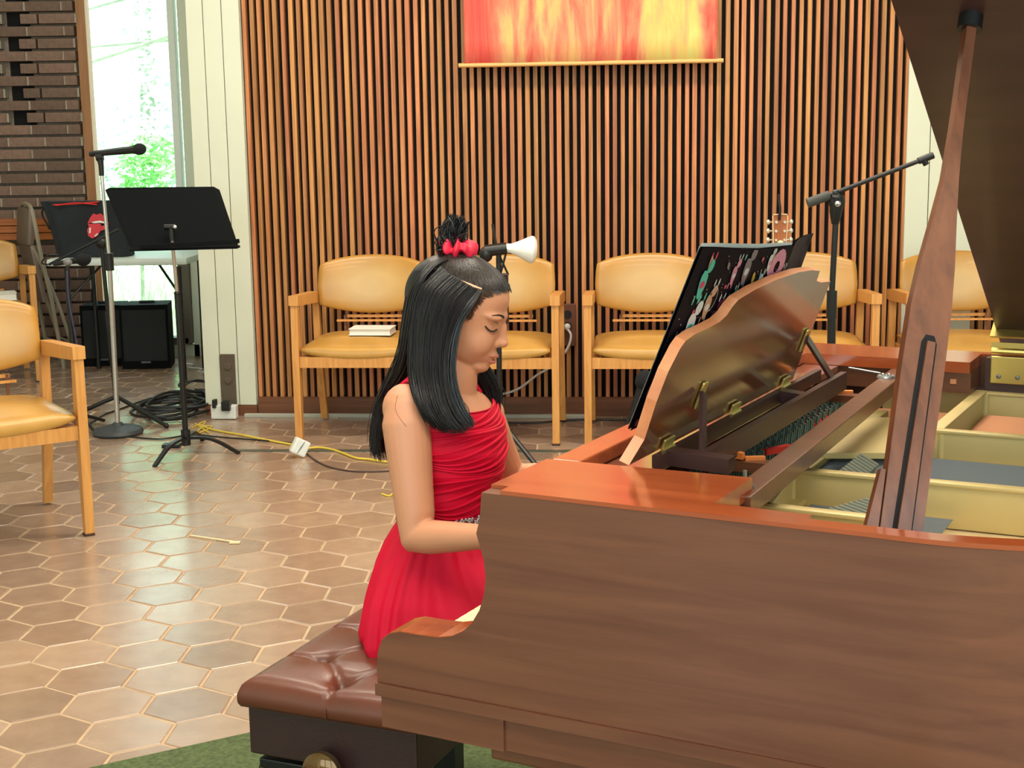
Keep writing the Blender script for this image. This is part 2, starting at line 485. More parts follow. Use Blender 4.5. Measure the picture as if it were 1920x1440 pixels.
# slatted back wall
wb = MB(); wb.box((1.67 + 0.9, 0.085, 1.8), (5.3, 0.03, 3.6))
me = wb.mesh('wall_back', MAT['gap'])
wall_back = bpy.data.objects.new('wall_back', me); COL.objects.link(wall_back)
wall_back.location = W0; wall_back.rotation_euler = (0, 0, WANG); struct(wall_back)
slat_meshes = []
for w in (0.0190, 0.0205, 0.0225):
    s_ = MB(); s_.box((0, 0.019, 1.85), (w, 0.038, 3.498)); slat_meshes.append(s_.mesh('slat', MAT['slat']))
pitch = 3.335 / 83
xs = [i * pitch + 0.011 + rnd.uniform(-.0022, .0022) for i in range(84)]
xs += [3.335 + 0.37 + i * pitch for i in range(38)]
for x in xs:
    o = bpy.data.objects.new('slat', rnd.choice(slat_meshes)); COL.objects.link(o); o.parent = wall_back
    o.location = (x, 0.025 + rnd.uniform(-.001, .001), 0)
b_ = MB(); b_.box((1.665, 0.0, 0.05), (3.33, 0.03, 0.10)); b_.box((4.47, 0.0, 0.05), (1.52, 0.03, 0.10))
o = b_.build('baseboard', MAT['base_wood'], parent=wall_back)
o.location.y = 0.025

# left and right piers faced with vertical boards
def pier(name, s0, s1, joints, depth):
    p = MB(); p.box(((s0 + s1) / 2, depth / 2 + 0.03, 1.8), (s1 - s0 - 0.004, depth, 3.6))
    me = p.mesh(name, MAT['paint']); o = bpy.data.objects.new(name, me); COL.objects.link(o)
    o.location = W0; o.rotation_euler = (0, 0, WANG); struct(o)
    js = [s0] + joints + [s1]
    for k in range(len(js) - 1):
        q = MB(); q.box(((js[k] + js[k + 1]) / 2, 0.012, 1.83), (js[k + 1] - js[k] - 0.004, 0.024, 3.54), bevel=0.003)
        q.build('board', MAT['paint'], parent=o)
    q = MB(); q.box(((s0 + s1) / 2, 0.01, 0.03), (s1 - s0, 0.02, 0.056)); q.build('baseboard', MAT['base_wood'], parent=o)
    return o
pier_l = pier('wall_left', -0.285, -0.004, [-0.195, -0.098], 0.3)
pier_r = pier('wall_right', 3.345, 3.69, [3.46, 3.575], 0.3)

# window wall behind, left
YF = 9.7
wl_ = MB()
wl_.box((-1.885, YF + 0.1, 1.8), (0.56, 0.2, 3.6))          # white panel right of the window
wl_.box((-2.48, YF + 0.1, 0.04), (0.70, 0.2, 0.08))
wl_.box((-2.48, YF + 0.1, 3.3), (0.70, 0.2, 0.6))
far = struct(wl_.build('wall_far', MAT['paint']))
rt = MB(); rt.box((-1.50, 8.75, 1.8), (0.24, 1.88, 3.6)); struct(rt.build('wall_side', MAT['paint']))
win = MB()
win.box((-2.794, YF + 0.03, 1.80), (0.062, 0.10, 3.40))
window = struct(win.build('window_1', MAT['window_wood']))
wloc = Vector(window.location)
def wchild(mb, name, mat):
    mb.v = [tuple(Vector(v) - wloc) for v in mb.v]
    return mb.build(name, mat, parent=window)
q = MB(); q.box((-2.205, YF + 0.02, 1.95), (0.045, 0.09, 2.2), bevel=.004); wchild(q, 'jamb', MAT['white'])
q = MB(); q.box((-2.20, YF + 0.01, 0.47), (0.062, 0.10, 0.76), bevel=.004); wchild(q, 'lower_jamb', MAT['bronze'])
q = MB(); q.box((-2.238, YF + 0.03, 0.46), (0.022, 0.10, 0.70), bevel=.003); wchild(q, 'stop', MAT['bronze'])
q = MB(); q.box((-2.48, YF + 0.02, 0.110), (0.58, 0.12, 0.05), bevel=.004); wchild(q, 'sill', MAT['bronze'])
mg = bpy.data.materials.new('window_glass'); mg.use_nodes = True
nt = mg.node_tree; nt.nodes.clear()
ot = nt.nodes.new('ShaderNodeOutputMaterial'); mxs = nt.nodes.new('ShaderNodeMixShader'); tr = nt.nodes.new('ShaderNodeBsdfTransparent'); gl = nt.nodes.new('ShaderNodeBsdfGlossy')
gl.inputs['Roughness'].default_value = 0.02; mxs.inputs[0].default_value = 0.06; tr.inputs['Color'].default_value = (0.93, 0.97, 0.94, 1)
nt.links.new(tr.outputs[0], mxs.inputs[1]); nt.links.new(gl.outputs[0], mxs.inputs[2]); nt.links.new(mxs.outputs[0], ot.inputs[0])
q = MB(); q.box((-2.49, YF + 0.05, 1.56), (0.54, 0.006, 2.86)); wchild(q, 'pane', mg)

# brick wall
brick_m = plain('brick_face', srgb(126, 100, 88), 0.8, 0, 0.16, 30, bump=0.3, bscale=90)
def brick_variation(m):
    nt = m.node_tree; b = nt.nodes['Principled BSDF']; L = nt.links
    oi = nt.nodes.new('ShaderNodeObjectInfo'); hs = nt.nodes.new('ShaderNodeHueSaturation'); mr = nt.nodes.new('ShaderNodeMapRange')
    mr.inputs[3].default_value = 0.72; mr.inputs[4].default_value = 1.18
    src = b.inputs['Base Color'].links[0].from_socket
    L.new(oi.outputs['Random'], mr.inputs[0]); L.new(mr.outputs[0], hs.inputs['Value']); L.new(src, hs.inputs['Color']); L.new(hs.outputs[0], b.inputs['Base Color'])
brick_variation(brick_m)
mortar_m = plain('mortar', srgb(128, 118, 106), 0.9, 0, 0.2, 60)
bw = MB(); bw.box((-3.70, YF + 0.09, 1.8), (1.75, 0.10, 3.6))
bwall = struct(bw.build('wall_brick', plain('mortar_bed', srgb(150, 134, 120), 0.95, 0, 0.2, 50)))
bloc = Vector(bwall.location)
cp, bl = 0.0795, 0.244
bmesh_ = {}
for nm, w in (('full', bl - 0.012), ('half', bl / 2 - 0.012)):
    q = MB(); q.box((0, 0, 0), (w, 0.075, 0.063), bevel=0.004); bmesh_[nm] = q.mesh('brick', brick_m)
heads = MB(); k = 0; nb = 0
row = 0
while row < 38:
    z = 0.028 + row * cp
    if 0.79 < z < 0.97: row += 1; continue
    off = (row % 2) * bl * 0.33 + rnd.uniform(-.012, .012)
    x = -2.835 - off
    if off > 0.05:   # closer piece at the frame
        q = MB(); q.box((0, 0, 0), (off - 0.008, 0.075, 0.063), bevel=0.004)
        o = q.build('brick', brick_m, parent=bwall); o.location = Vector((-2.835 - off / 2, YF, z)) - bloc
    while x > -4.3:
        slot = z > 1.55 and row % 2 == 0
        if slot and -3.32 < x - bl / 2 < -3.12:
            w = 'half'; xc = x - bl / 4
            o = bpy.data.objects.new('brick', bmesh_['half']); COL.objects.link(o); o.parent = bwall; o.location = Vector((xc, YF, z)) - bloc
            x -= bl; continue
        o = bpy.data.objects.new('brick', bmesh_['full']); COL.objects.link(o); o.parent = bwall
        o.location = Vector((x - bl / 2, YF + rnd.uniform(-.003, .003), z)) - bloc
        heads.box(Vector((x, YF + 0.003, z)) - bloc, (0.013, 0.07, 0.058))
        x -= bl
    row += 1
o = heads.build('mortar_joint', plain('pale_mortar', srgb(168, 156, 142), 0.9, 0, 0.15, 60), parent=bwall); o['kind'] = 'stuff'
# dark sheet behind the open slots, standing in for their shade
q = MB(); q.box(Vector((-3.22, YF + 0.037, 2.6)) - bloc, (0.15, 0.006, 2.1)); q.build('slot_shade', MAT['gap'], parent=bwall)
for kz in range(3):
    q = MB(); q.box(Vector((-3.62, YF - 0.045, 0.835 + kz * 0.049)) - bloc, (1.56, 0.05, 0.044), bevel=.004)
    q.build('ledge_board', MAT['ledge_wood'], parent=bwall)

# ceiling and the room lamps
cl = MB(); cl.box((0.6, 3.9, 3.66), (10.4, 12.0, 0.1)); struct(cl.build('ceiling', MAT['paint']))
q = MB(); q.box((-4.65, 3.9, 1.8), (0.1, 12.0, 3.6)); struct(q.build('wall_west', MAT['paint']))
q = MB(); q.box((5.85, 3.9, 1.8), (0.1, 12.0, 3.6)); struct(q.build('wall_east', MAT['paint']))
q = MB(); q.box((.6, -2.1, .35), (10.4, .1, .7)); q.box((.6, -2.1, 3.4), (10.4, .1, .4))  # unseen rear wall, with openings added to let sky light in
for k in range(6): q.box((-4.5 + k * 2.05, -2.1, 1.9), (.25, .12, 2.6))
struct(q.build('wall_rear', MAT['paint']))

# ================================================================== OUTSIDE THE WINDOW
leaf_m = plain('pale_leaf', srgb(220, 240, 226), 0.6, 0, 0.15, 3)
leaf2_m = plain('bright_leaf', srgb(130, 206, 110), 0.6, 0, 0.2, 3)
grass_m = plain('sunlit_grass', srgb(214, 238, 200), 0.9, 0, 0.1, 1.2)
bark_m = plain('grey_bark', srgb(150, 158, 140), 0.9, 0, 0.2, 12)
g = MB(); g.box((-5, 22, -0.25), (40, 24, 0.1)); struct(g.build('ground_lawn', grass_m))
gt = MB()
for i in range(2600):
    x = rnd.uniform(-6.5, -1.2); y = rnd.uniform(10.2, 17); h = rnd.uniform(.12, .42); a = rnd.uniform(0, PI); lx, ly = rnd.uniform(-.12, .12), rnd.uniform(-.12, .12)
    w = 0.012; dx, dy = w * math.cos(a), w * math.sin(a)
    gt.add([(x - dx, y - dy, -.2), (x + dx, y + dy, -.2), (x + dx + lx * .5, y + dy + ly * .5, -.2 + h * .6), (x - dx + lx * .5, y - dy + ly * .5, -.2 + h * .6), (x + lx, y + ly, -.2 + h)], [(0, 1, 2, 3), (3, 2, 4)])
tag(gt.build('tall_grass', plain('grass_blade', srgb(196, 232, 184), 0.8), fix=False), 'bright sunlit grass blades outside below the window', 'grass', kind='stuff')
def tree(label, base, h, limbs, blobs, nleaf, mat, size, group=None):
    e = empty('tree', base, 0, label, 'tree', group)
    t = MB(); t.tube(smooth_path([(0, 0, -.2), (0.05, 0, h * .4), (-.05, .1, h)], 4), [0.16] * 4 + [.12] * 4 + [.07], 8)
    t.build('trunk', bark_m, parent=e, smooth=True)
    for L_ in limbs:
        t = MB(); P_ = smooth_path([Vector(p) for p in L_], 5); n = len(P_)
        t.tube(P_, [0.035 * (1 - .8 * i / n) for i in range(n)], 6); t.build('branch', bark_m, parent=e, smooth=True)
    lf = MB()
    for i in range(nleaf):
        c, r = rnd.choice(blobs); c = Vector(c)
        d = Vector((rnd.gauss(0, 1), rnd.gauss(0, 1), rnd.gauss(0, 1))).normalized() * (rnd.random() ** .5)
        p = c + Vector((d.x * r[0], d.y * r[1], d.z * r[2]))
        a = Vector((rnd.gauss(0, 1), rnd.gauss(0, 1), rnd.gauss(0, .6))).normalized(); b = a.orthogonal().normalized()
        s_ = size * rnd.uniform(.6, 1.4)
        lf.add([p - a * s_, p - b * s_ * .4, p + a * s_, p + b * s_ * .4], [(0, 1, 2, 3)])
    o = lf.build('foliage', mat, parent=e, fix=False); o['kind'] = 'stuff'
    return e
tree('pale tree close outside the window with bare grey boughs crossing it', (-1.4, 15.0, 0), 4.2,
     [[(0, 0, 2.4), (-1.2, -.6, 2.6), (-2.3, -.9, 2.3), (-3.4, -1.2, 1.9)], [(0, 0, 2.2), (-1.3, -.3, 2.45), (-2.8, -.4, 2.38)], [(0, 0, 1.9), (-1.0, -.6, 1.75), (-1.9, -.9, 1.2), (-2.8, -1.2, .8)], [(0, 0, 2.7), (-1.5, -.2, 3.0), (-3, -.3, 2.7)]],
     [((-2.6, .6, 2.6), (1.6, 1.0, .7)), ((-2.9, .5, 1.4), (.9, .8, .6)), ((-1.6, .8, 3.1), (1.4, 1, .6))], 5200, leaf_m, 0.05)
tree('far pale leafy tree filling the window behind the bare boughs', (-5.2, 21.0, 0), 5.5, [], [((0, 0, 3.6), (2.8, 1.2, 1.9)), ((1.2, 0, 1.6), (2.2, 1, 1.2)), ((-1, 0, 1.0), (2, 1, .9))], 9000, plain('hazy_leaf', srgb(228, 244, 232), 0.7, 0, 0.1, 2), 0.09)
e = empty('bush', (-3.25, 12.6, 0), 0, 'bright green leafy bush low in the window beside the microphone', 'bush')
t = MB(); t.tube([(0, 0, -.2), (0.03, 0, .9)], 0.02, 6); t.build('stem', bark_m, parent=e)
lf = MB()
for i in range(1500):
    c, r = rnd.choice([((.12, 0, 1.28), (.30, .25, .24)), ((.05, 0, .95), (.26, .25, .3)), ((.35, 0, .75), (.3, .25, .3)), ((-.25, 0, .7), (.25, .2, .2))])
    d = Vector((rnd.gauss(0, 1), rnd.gauss(0, 1), rnd.gauss(0, 1))).normalized() * (rnd.random() ** .5)
    p = Vector(c) + Vector((d.x * r[0], d.y * r[1], d.z * r[2])); a = Vector((rnd.gauss(0, 1), rnd.gauss(0, 1), rnd.gauss(0, .6))).normalized(); b = a.orthogonal().normalized()
    s_ = .04 * rnd.uniform(.6, 1.3); lf.add([p - a * s_, p - b * s_ * .45, p + a * s_, p + b * s_ * .45], [(0, 1, 2, 3)])
o = lf.build('foliage', leaf2_m, parent=e, fix=False); o['kind'] = 'stuff'
# ================================================================== BANNER
bn = empty('banner', wpt(1.78, -0.075, 1.80), WANG, 'red orange and yellow painted fabric banner hanging from the slatted wall', 'banner')
def banner_mat():
    m, nt, b, L = base_mat('painted_flames')
    t = nt.nodes.new('ShaderNodeTexCoord'); mp = nt.nodes.new('ShaderNodeMapping'); mp.inputs['Scale'].default_value = (7.0, 1, 1.1)
    L.new(t.outputs['Object'], mp.inputs['Vector'])
    n = nt.nodes.new('ShaderNodeTexNoise'); n.inputs['Scale'].default_value = 1.6; n.inputs['Detail'].default_value = 9; n.inputs['Roughness'].default_value = 0.62; n.inputs['Distortion'].default_value = 0.5
    L.new(mp.outputs[0], n.inputs['Vector'])
    # broad colour zones along the width
    sx = nt.nodes.new('ShaderNodeSeparateXYZ'); L.new(t.outputs['Object'], sx.inputs[0])
    mr = nt.nodes.new('ShaderNodeMapRange'); mr.inputs[1].default_value = -0.63; mr.inputs[2].default_value = 0.63; L.new(sx.outputs[0], mr.inputs[0])
    z = nt.nodes.new('ShaderNodeValToRGB'); cr = z.color_ramp
    cr.elements[0].position = 0; cr.elements[0].color = (.26,) * 3 + (1,); cr.elements[1].position = 1; cr.elements[1].color = (.5,) * 3 + (1,)
    for p, v in ((.08, .18), (.17, .62), (.27, .45), (.38, .58), (.5, .55), (.58, .5), (.63, .16), (.70, .5), (.78, .86), (.92, .84), (.97, .42)):
        e_ = cr.elements.new(p); e_.color = (v, v, v, 1)
    L.new(mr.outputs[0], z.inputs[0])
    mx = nt.nodes.new('ShaderNodeMath'); mx.operation = 'MULTIPLY_ADD'; mx.inputs[1].default_value = 1.7; 
    sb = nt.nodes.new('ShaderNodeMath'); sb.operation = 'SUBTRACT'; sb.inputs[1].default_value = 0.5
    L.new(n.outputs['Fac'], sb.inputs[0]); L.new(sb.outputs[0], mx.inputs[0]); L.new(z.outputs[0], mx.inputs[2])
    r = nt.nodes.new('ShaderNodeValToRGB'); c = r.color_ramp
    c.elements[0].position = 0.0; c.elements[0].color = srgb(170, 66, 72); c.elements[1].position = 1.0; c.elements[1].color = srgb(214, 206, 120)
    for p, col in ((.15, srgb(212, 70, 66)), (.33, srgb(218, 100, 82)), (.5, srgb(222, 134, 102)), (.65, srgb(226, 168, 114)), (.82, srgb(224, 190, 110))):
        e_ = c.elements.new(p); e_.color = col
    L.new(mx.outputs[0], r.inputs[0]); L.new(r.outputs[0], b.inputs['Base Color']); b.inputs['Roughness'].default_value = .75
    return m
q = MB()
q.grid(lambda u, v: (-.625 + 1.25 * u, 0.006 * math.sin(u * 23) * (0.3 + v) - (0.012 if v < .02 else 0), v * 1.4), 90, 12)
o = q.build('cloth', banner_mat(), parent=bn, smooth='all')
md = o.modifiers.new('thickness', 'SOLIDIFY'); md.thickness = 0.003
q = MB(); q.tube([(-.655, -.008, 0.002), (.655, -.008, 0.002)], 0.011, 12); q.build('rod', plain('pale_dowel', srgb(222, 176, 110), .5), parent=bn, smooth=True)

# ================================================================== OUTLETS, STRIPS, CORDS
q = MB(); p = wpt(1.70, -0.012, 0.395)
e = empty('wall_outlet', wpt(1.655, 0.0, 0.385), WANG, 'brown double outlet plate on the slatted wall between the middle chairs', 'outlet')
q = MB(); q.box((0.0, 0, 0.10), (0.085, 0.02, 0.22), bevel=.004); q.build('plate', plain('wood_brown_plate', srgb(96, 56, 36), .5), parent=e)
q = MB(); q.lathe([(0, 0), (0.022, 0), (.022, .004), (0, .004)], 16, Matrix.Translation((0, -.01, .155)) @ Matrix.Rotation(PI / 2, 4, 'X')); q.build('socket', MAT['black'], parent=e)
q = MB(); q.lathe([(0, 0), (0.022, 0), (.022, .004), (0, .004)], 16, Matrix.Translation((0, -.01, .095)) @ Matrix.Rotation(PI / 2, 4, 'X')); q.build('socket', MAT['black'], parent=e)
q = MB(); a = wpt(1.655, -.04, .48)
q.ball(a, (.018, .02, .018), 12)
pth = smooth_path([a + Vector((0, -.01, -.01)), wpt(1.675, -.07, .44), wpt(1.66, -.09, .38), wpt(1.60, -.10, .30), wpt(1.5, -.12, .24), wpt(1.40, -.14, .17), wpt(1.25, -.16, .125), wpt(1.05, -.2, .03), wpt(.9, -.22, .006)], 5)
q.tube(pth, 0.006, 8)
tag(q.build('white_power_cord', MAT['white_cord'], smooth=True), 'white power cord hanging from the brown outlet on the slatted wall', 'cord')
e = empty('outlet_strip', wpt(-.150, -0.001, 0.03), WANG, 'tall brown outlet plate on the white pier left of the slats', 'outlet')
q = MB(); q.box((0, -.006, .16), (.078, .012, .29), bevel=.003); q.build('plate', MAT['brown_plate'], parent=e)
for z in (.24, .165):
    q = MB(); q.lathe([(0, 0), (0.02, 0), (.02, .005), (.014, .006), (0, .006)], 16, Matrix.Translation((0, -.012, z)) @ Matrix.Rotation(PI / 2, 4, 'X')); q.build('socket', MAT['brown_plate'], parent=e)
e = empty('power_block', wpt(-.155, -0.09, 0.003), WANG, 'white rectangular power block on the floor before the white pier', 'power block')
q = MB(); q.box((0, 0, .038), (.135, .05, .072), bevel=.006); q.build('body', MAT['white'], parent=e)
q = MB(); q.box((0.02, -0.03, .075), (.045, .05, .05), bevel=.005); q.build('adapter', MAT['black'], parent=e)
q = MB(); q.box((-.045, -0.02, .085), (.02, .04, .045), bevel=.005); q.build('plug', MAT['black'], parent=e)
q = MB(); q.bar(wpt(-.06, -.045, .012), wpt(1.75, -.045, .012), 0.03, 0.02, bevel=.004)
tag(q.build('cable_channel', plain('pale_channel', srgb(170, 172, 160), .5)), 'pale cable channel lying along the foot of the slatted wall', 'cable channel')
def floor_cord(name, pxs, r, mat, label, z=None, n=6):
    q = MB(); P_ = []
    for i, p in enumerate(pxs):
        zz = r + 0.003 if len(p) < 3 else p[2]
        P_.append(atZ(p[0], p[1], zz))
    q.tube(smooth_path(P_, n), r, 8)
    return tag(q.build(name, mat, smooth=True), label, 'cord')
floor_cord('extension_cord', [(372, 796), (400, 806), (450, 815), (500, 825), (545, 833)], .0055, MAT['yellow_cord'], 'yellow extension cord from the white power block to the pale adapter')
floor_cord('extension_cord', [(575, 841), (600, 839), (630, 845), (665, 858), (690, 861), (730, 866), (790, 862)], .0055, MAT['yellow_cord'], 'yellow extension cord running right from the pale adapter behind the girl')
floor_cord('cord_tangle', [(360, 802), (385, 790), (370, 812), (398, 800), (378, 800), (392, 812), (366, 794)], .004, MAT['yellow_cord'], 'small tangle of yellow cord before the white pier')
floor_cord('cord_stub', [(716, 926), (730, 930), (740, 924), (752, 934)], .004, MAT['yellow_cord'], 'short bit of yellow cord on the tiles beside her arm')
floor_cord('thin_black_cord', [(575, 850), (590, 862), (620, 876), (670, 884), (740, 882), (790, 874)], .004, plain('brown_cord', srgb(74, 54, 46), .5), 'thin dark brown cord curving right from the pale adapter')
floor_cord('black_floor_cord', [(236, 818), (300, 823), (360, 815), (420, 820), (545, 830)], .004, MAT['black_cord'], 'thin black cord crossing the tiles behind the music stand')
floor_cord('black_floor_cord', [(940, 793), (1010, 792), (1080, 787), (1190, 787), (1240, 786)], .005, MAT['black_cord'], 'thin black cord along the wall foot behind the middle chairs')
floor_cord('black_floor_cord', [(800, 880), (960, 882), (1000, 878), (1060, 872)], .005, MAT['black_cord'], 'thin black cord on the tiles between her shoulder and the piano')
q = MB()
c0 = atZ(330, 770, 0.01)
P_ = []
for i in range(90):
    a = i / 90 * 2 * PI * 6.3
    P_.append(c0 + Vector(((0.17 + .05 * math.sin(i * .7)) * math.cos(a) + .03 * math.sin(i * .31), (0.26 + .07 * math.cos(i * .5)) * math.sin(a), 0.004 + i * 0.0006)))
P_ += [c0 + Vector(v) for v in ((.16, .35, .05), (.25, .6, .02), (.3, .9, .012))]
q.tube(smooth_path(P_, 2), .008, 7)
tag(q.build('cable_coil', MAT['black_cord'], smooth=True), 'coiled heap of thick black cable on the floor beside the white pier', 'cable')
q = MB(); c0 = atZ(370, 735, 0.05)
P_ = [c0 + Vector((0.08 * math.cos(i * .75) + .02 * math.sin(i), .12 * math.sin(i * .75), .0 + .05 * math.sin(i * .4))) for i in range(34)]
q.tube(smooth_path(P_, 3), .006, 7)
tag(q.build('cable_coil', MAT['black_cord'], smooth=True), 'small loose bundle of black cable behind the big coil', 'cable')
floor_cord('black_floor_cord', [(150, 806), (190, 780), (210, 772), (230, 765), (290, 745), (350, 742)], .005, MAT['black_cord'], 'black cord leading left from the cable coil to the microphone stands')
e = empty('pale_adapter', atZ(563, 858, 0.003), 0.5, 'pale grey printed box adapter standing on the tiles by the first chair leg', 'adapter')
q = MB(); q.box((0, 0, .05), (.075, .035, .075), Matrix.Rotation(.5, 3, 'Y'), bevel=.008); q.build('body', MAT['white'], parent=e)
q = MB()
for i in range(4): q.box((-.012 + i * .007, -.0185, .038 + i * .008), (.035, .001, .004), Matrix.Rotation(-.95, 3, 'Y'))
q.build('printed_line', plain('grey_print', srgb(150, 160, 168), .6), parent=e)
q = MB(); a = atZ(357, 1004, .006); b = atZ(446, 1017, .006); q.bar(a, b, .008, .004); q.bar(b + Vector((-.03, 0, 0)), b + Vector((.008, 0, 0)), .02, .005)
tag(q.build('wooden_stick', plain('pale_stick', srgb(232, 212, 170), .6)), 'thin pale broken stick lying on the shiny tiles', 'stick')

# ================================================================== CHAIRS
def make_chair():
    root = empty('armchair', (0, 0, 0))
    W = .315
    for s in (-1, 1):
        q = MB()
        q.prism([(s * (W - .036), -.022, 0), (s * W, -.022, 0), (s * W, .016, 0), (s * (W - .036), .016, 0)], (0, 0, .01))
        q.build('foot_pad', MAT['rubber'], parent=root)
        q = MB()   # front leg, wider at the seat
        x0, x1 = s * (W - .034), s * W
        prof = [(-.020, .01), (.014, .01), (.034, .40), (.022, .668), (-.022, .668), (-.026, .40)]
        q.prism([(x0, y, z) for y, z in prof], (x1 - x0, 0, 0)); q.build('front_leg', MAT['chair_wood'], parent=root)
        q = MB()
        prof = [(.545, .01), (.575, .01), (.50, .40), (.475, .645), (.440, .645), (.455, .40)]
        q.prism([(x0, y, z) for y, z in prof], (x1 - x0, 0, 0)); q.build('rear_leg', MAT['chair_wood'], parent=root)
        q = MB()
        prof = [(-.030, .715), (-.030, .668), (.03, .662), (.42, .634), (.49, .634), (.49, .682), (.40, .692)]
        q.prism([(s * (W - .040), y, z) for y, z in prof], (s * .046, 0, 0)); q.build('armrest', MAT['chair_wood'], parent=root)
        q = MB(); q.box((s * (W - .05), .23, .395), (.03, .46, .05)); q.build('side_rail', MAT['chair_wood'], parent=root)
    q = MB(); q.box((0, -.002, .393), (2 * W - .07, .026, .052)); q.build('front_rail', MAT['chair_wood'], parent=root)
    q = MB(); q.box((0, .465, .395), (2 * W - .07, .026, .05)); q.build('rear_rail', MAT['chair_wood'], parent=root)
    def cushion(n1, n2, fn): 
        q = MB(); q.grid(fn, n1, n2); return q
    # seat: crowned pad, its front edge dropping in the middle
    q = MB()
    def seat(u, v):
        # v walks round the section, u across the width
        x = (u - .5) * 2; a = 2 * PI * v
        ca, sa = math.cos(a), math.sin(a)
        ey = math.copysign(abs(ca) ** .35, ca); ez = math.copysign(abs(sa) ** .55, sa)
        y = .225 - ey * .245; th = .030 * (1 - abs(x) ** 8 * .6)
        z = .452 + ez * th + .018 * (1 - x * x) * (1 if sa > 0 else -.4) * (1 - ey * ey * .5) - (.022 * (1 - x * x) if ey > .7 else 0)
        return (x * (W - .042), y, z)
    q.grid(seat, 21, 32, closev=True)
    n = 21 * 32; q.f.append(tuple(range(32))); q.f.append(tuple(range(n - 32, n))[::-1]); q.m += [0, 0]
    q.build('seat_cushion', MAT['vinyl'], parent=root, smooth='all')
    # back: barrel-shaped pad
    q = MB()
    def back(u, v):
        x = (u - .5) * 2; a = 2 * PI * v
        ca, sa = math.cos(a), math.sin(a)
        top = .868 - .035 * x * x - .012 * abs(x) ** 6; bot = .575 + .045 * x * x
        mid, hh = (top + bot) / 2, (top - bot) / 2
        zz = math.copysign(abs(ca) ** .32, ca); yy = math.copysign(abs(sa) ** .6, sa)
        th = .030 * (1 - abs(x) ** 10 * .5)
        xw = (W - .040) * (1 - .03 * zz * zz)
        return (x * xw, .452 - .055 * x * x * -1 * 0 + .05 * (1 - x * x) - yy * th * (1 - .25 * zz * zz) + (mid + hh * zz - .6) * .16 - .045, mid + hh * zz)
    q.grid(back, 25, 36, closev=True)
    n = 25 * 36; q.f.append(tuple(range(36))); q.f.append(tuple(range(n - 36, n))[::-1]); q.m += [0, 0]
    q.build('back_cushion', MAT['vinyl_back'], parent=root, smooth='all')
    q = MB(); q.box((0.01, .46, .559), (.30, .014, .014)); q.build('rack_slat', MAT['chair_wood'], parent=root)
    q = MB(); q.box((-.005, .44, .538), (.37, .014, .010)); q.build('rack_slat', MAT['chair_wood'], parent=root)
    for s in (-1, 1):
        q = MB(); q.box((s * .15, .455, .48), (.012, .012, .17)); q.build('rack_post', MAT['base_wood'], parent=root)
    return root
proto = make_chair()
def under_part(root, part, kids):
    ps = [c for c in root.children if c.name.split('.')[0] == part]
    for c in [c for c in root.children if c.name.split('.')[0] in kids]:
        c.parent = min(ps, key=lambda p_: sum(((p_.data.vertices[0].co - c.data.vertices[0].co)[k]) ** 2 for k in range(3)))
under_part(proto, 'front_leg', ['foot_pad'])
spots = [   # x of the chair centre, y of the front legs
    ((-.735, 6.785), WANG, 'mustard vinyl armchair at the left end of the row, white book on its seat'),
    ((-.090, 6.690), WANG, 'mustard vinyl armchair of the wall row partly hidden behind the girl'),
    ((.655, 6.625), WANG, 'mustard vinyl armchair of the wall row left of the open music book'),
    ((1.375, 6.560), WANG, 'mustard vinyl armchair of the wall row behind the black boom stand'),
    ((2.125, 6.500), WANG, 'mustard vinyl armchair behind the piano prop and lid'),
    ((-1.843, 5.037), .57, 'nearest mustard vinyl armchair, cut by the left edge of the photo'),
    ((-3.18, 8.585), .45, 'mustard vinyl armchair beside the folding chair, white book on its seat')]
chairs = []
for i, ((x, y), rz, lab) in enumerate(spots):
    o = proto if i == 0 else copy_tree(proto)
    o.location = (x, y, 0.003); o.rotation_euler.z = rz
    tag(o, lab, 'chair', 'mustard armchairs with wooden arms')
    chairs.append(o)
def book(name, loc, rz, dims, label, tilt=0):
    e = empty(name, loc, rz, label, 'book'); e.rotation_euler = (0, tilt, rz)
    w, d, h = dims
    q = MB(); q.box((0, 0, h / 2), (w, d, h - .006)); q.build('pages', MAT['white_paper'], parent=e)
    q = MB(); q.box((0, -.002, .0015), (w + .008, d + .008, .003)); q.build('cover', plain('pale_cover', srgb(214, 218, 212), .5), parent=e)
    q = MB(); q.box((0, -.002, h - .0015), (w + .008, d + .008, .003)); q.build('cover', plain('pale_cover_top', srgb(222, 226, 220), .5), parent=e)
    return e
p = chairs[0].location
book('hymn_book', p + Vector((.055, .20, .503)), -.12, (.20, .14, .032), 'white closed book on the leftmost wall chair')
p = chairs[6].location
book('hymn_book', p + Vector((.02, .20, .503)), .40, (.22, .16, .045), 'white closed book on the chair by the folding chair')
p = chairs[4].location
book('hymn_book', p + Vector((-.17, .20, .503)), .1, (.12, .14, .05), 'pale closed book on the chair behind the piano prop')

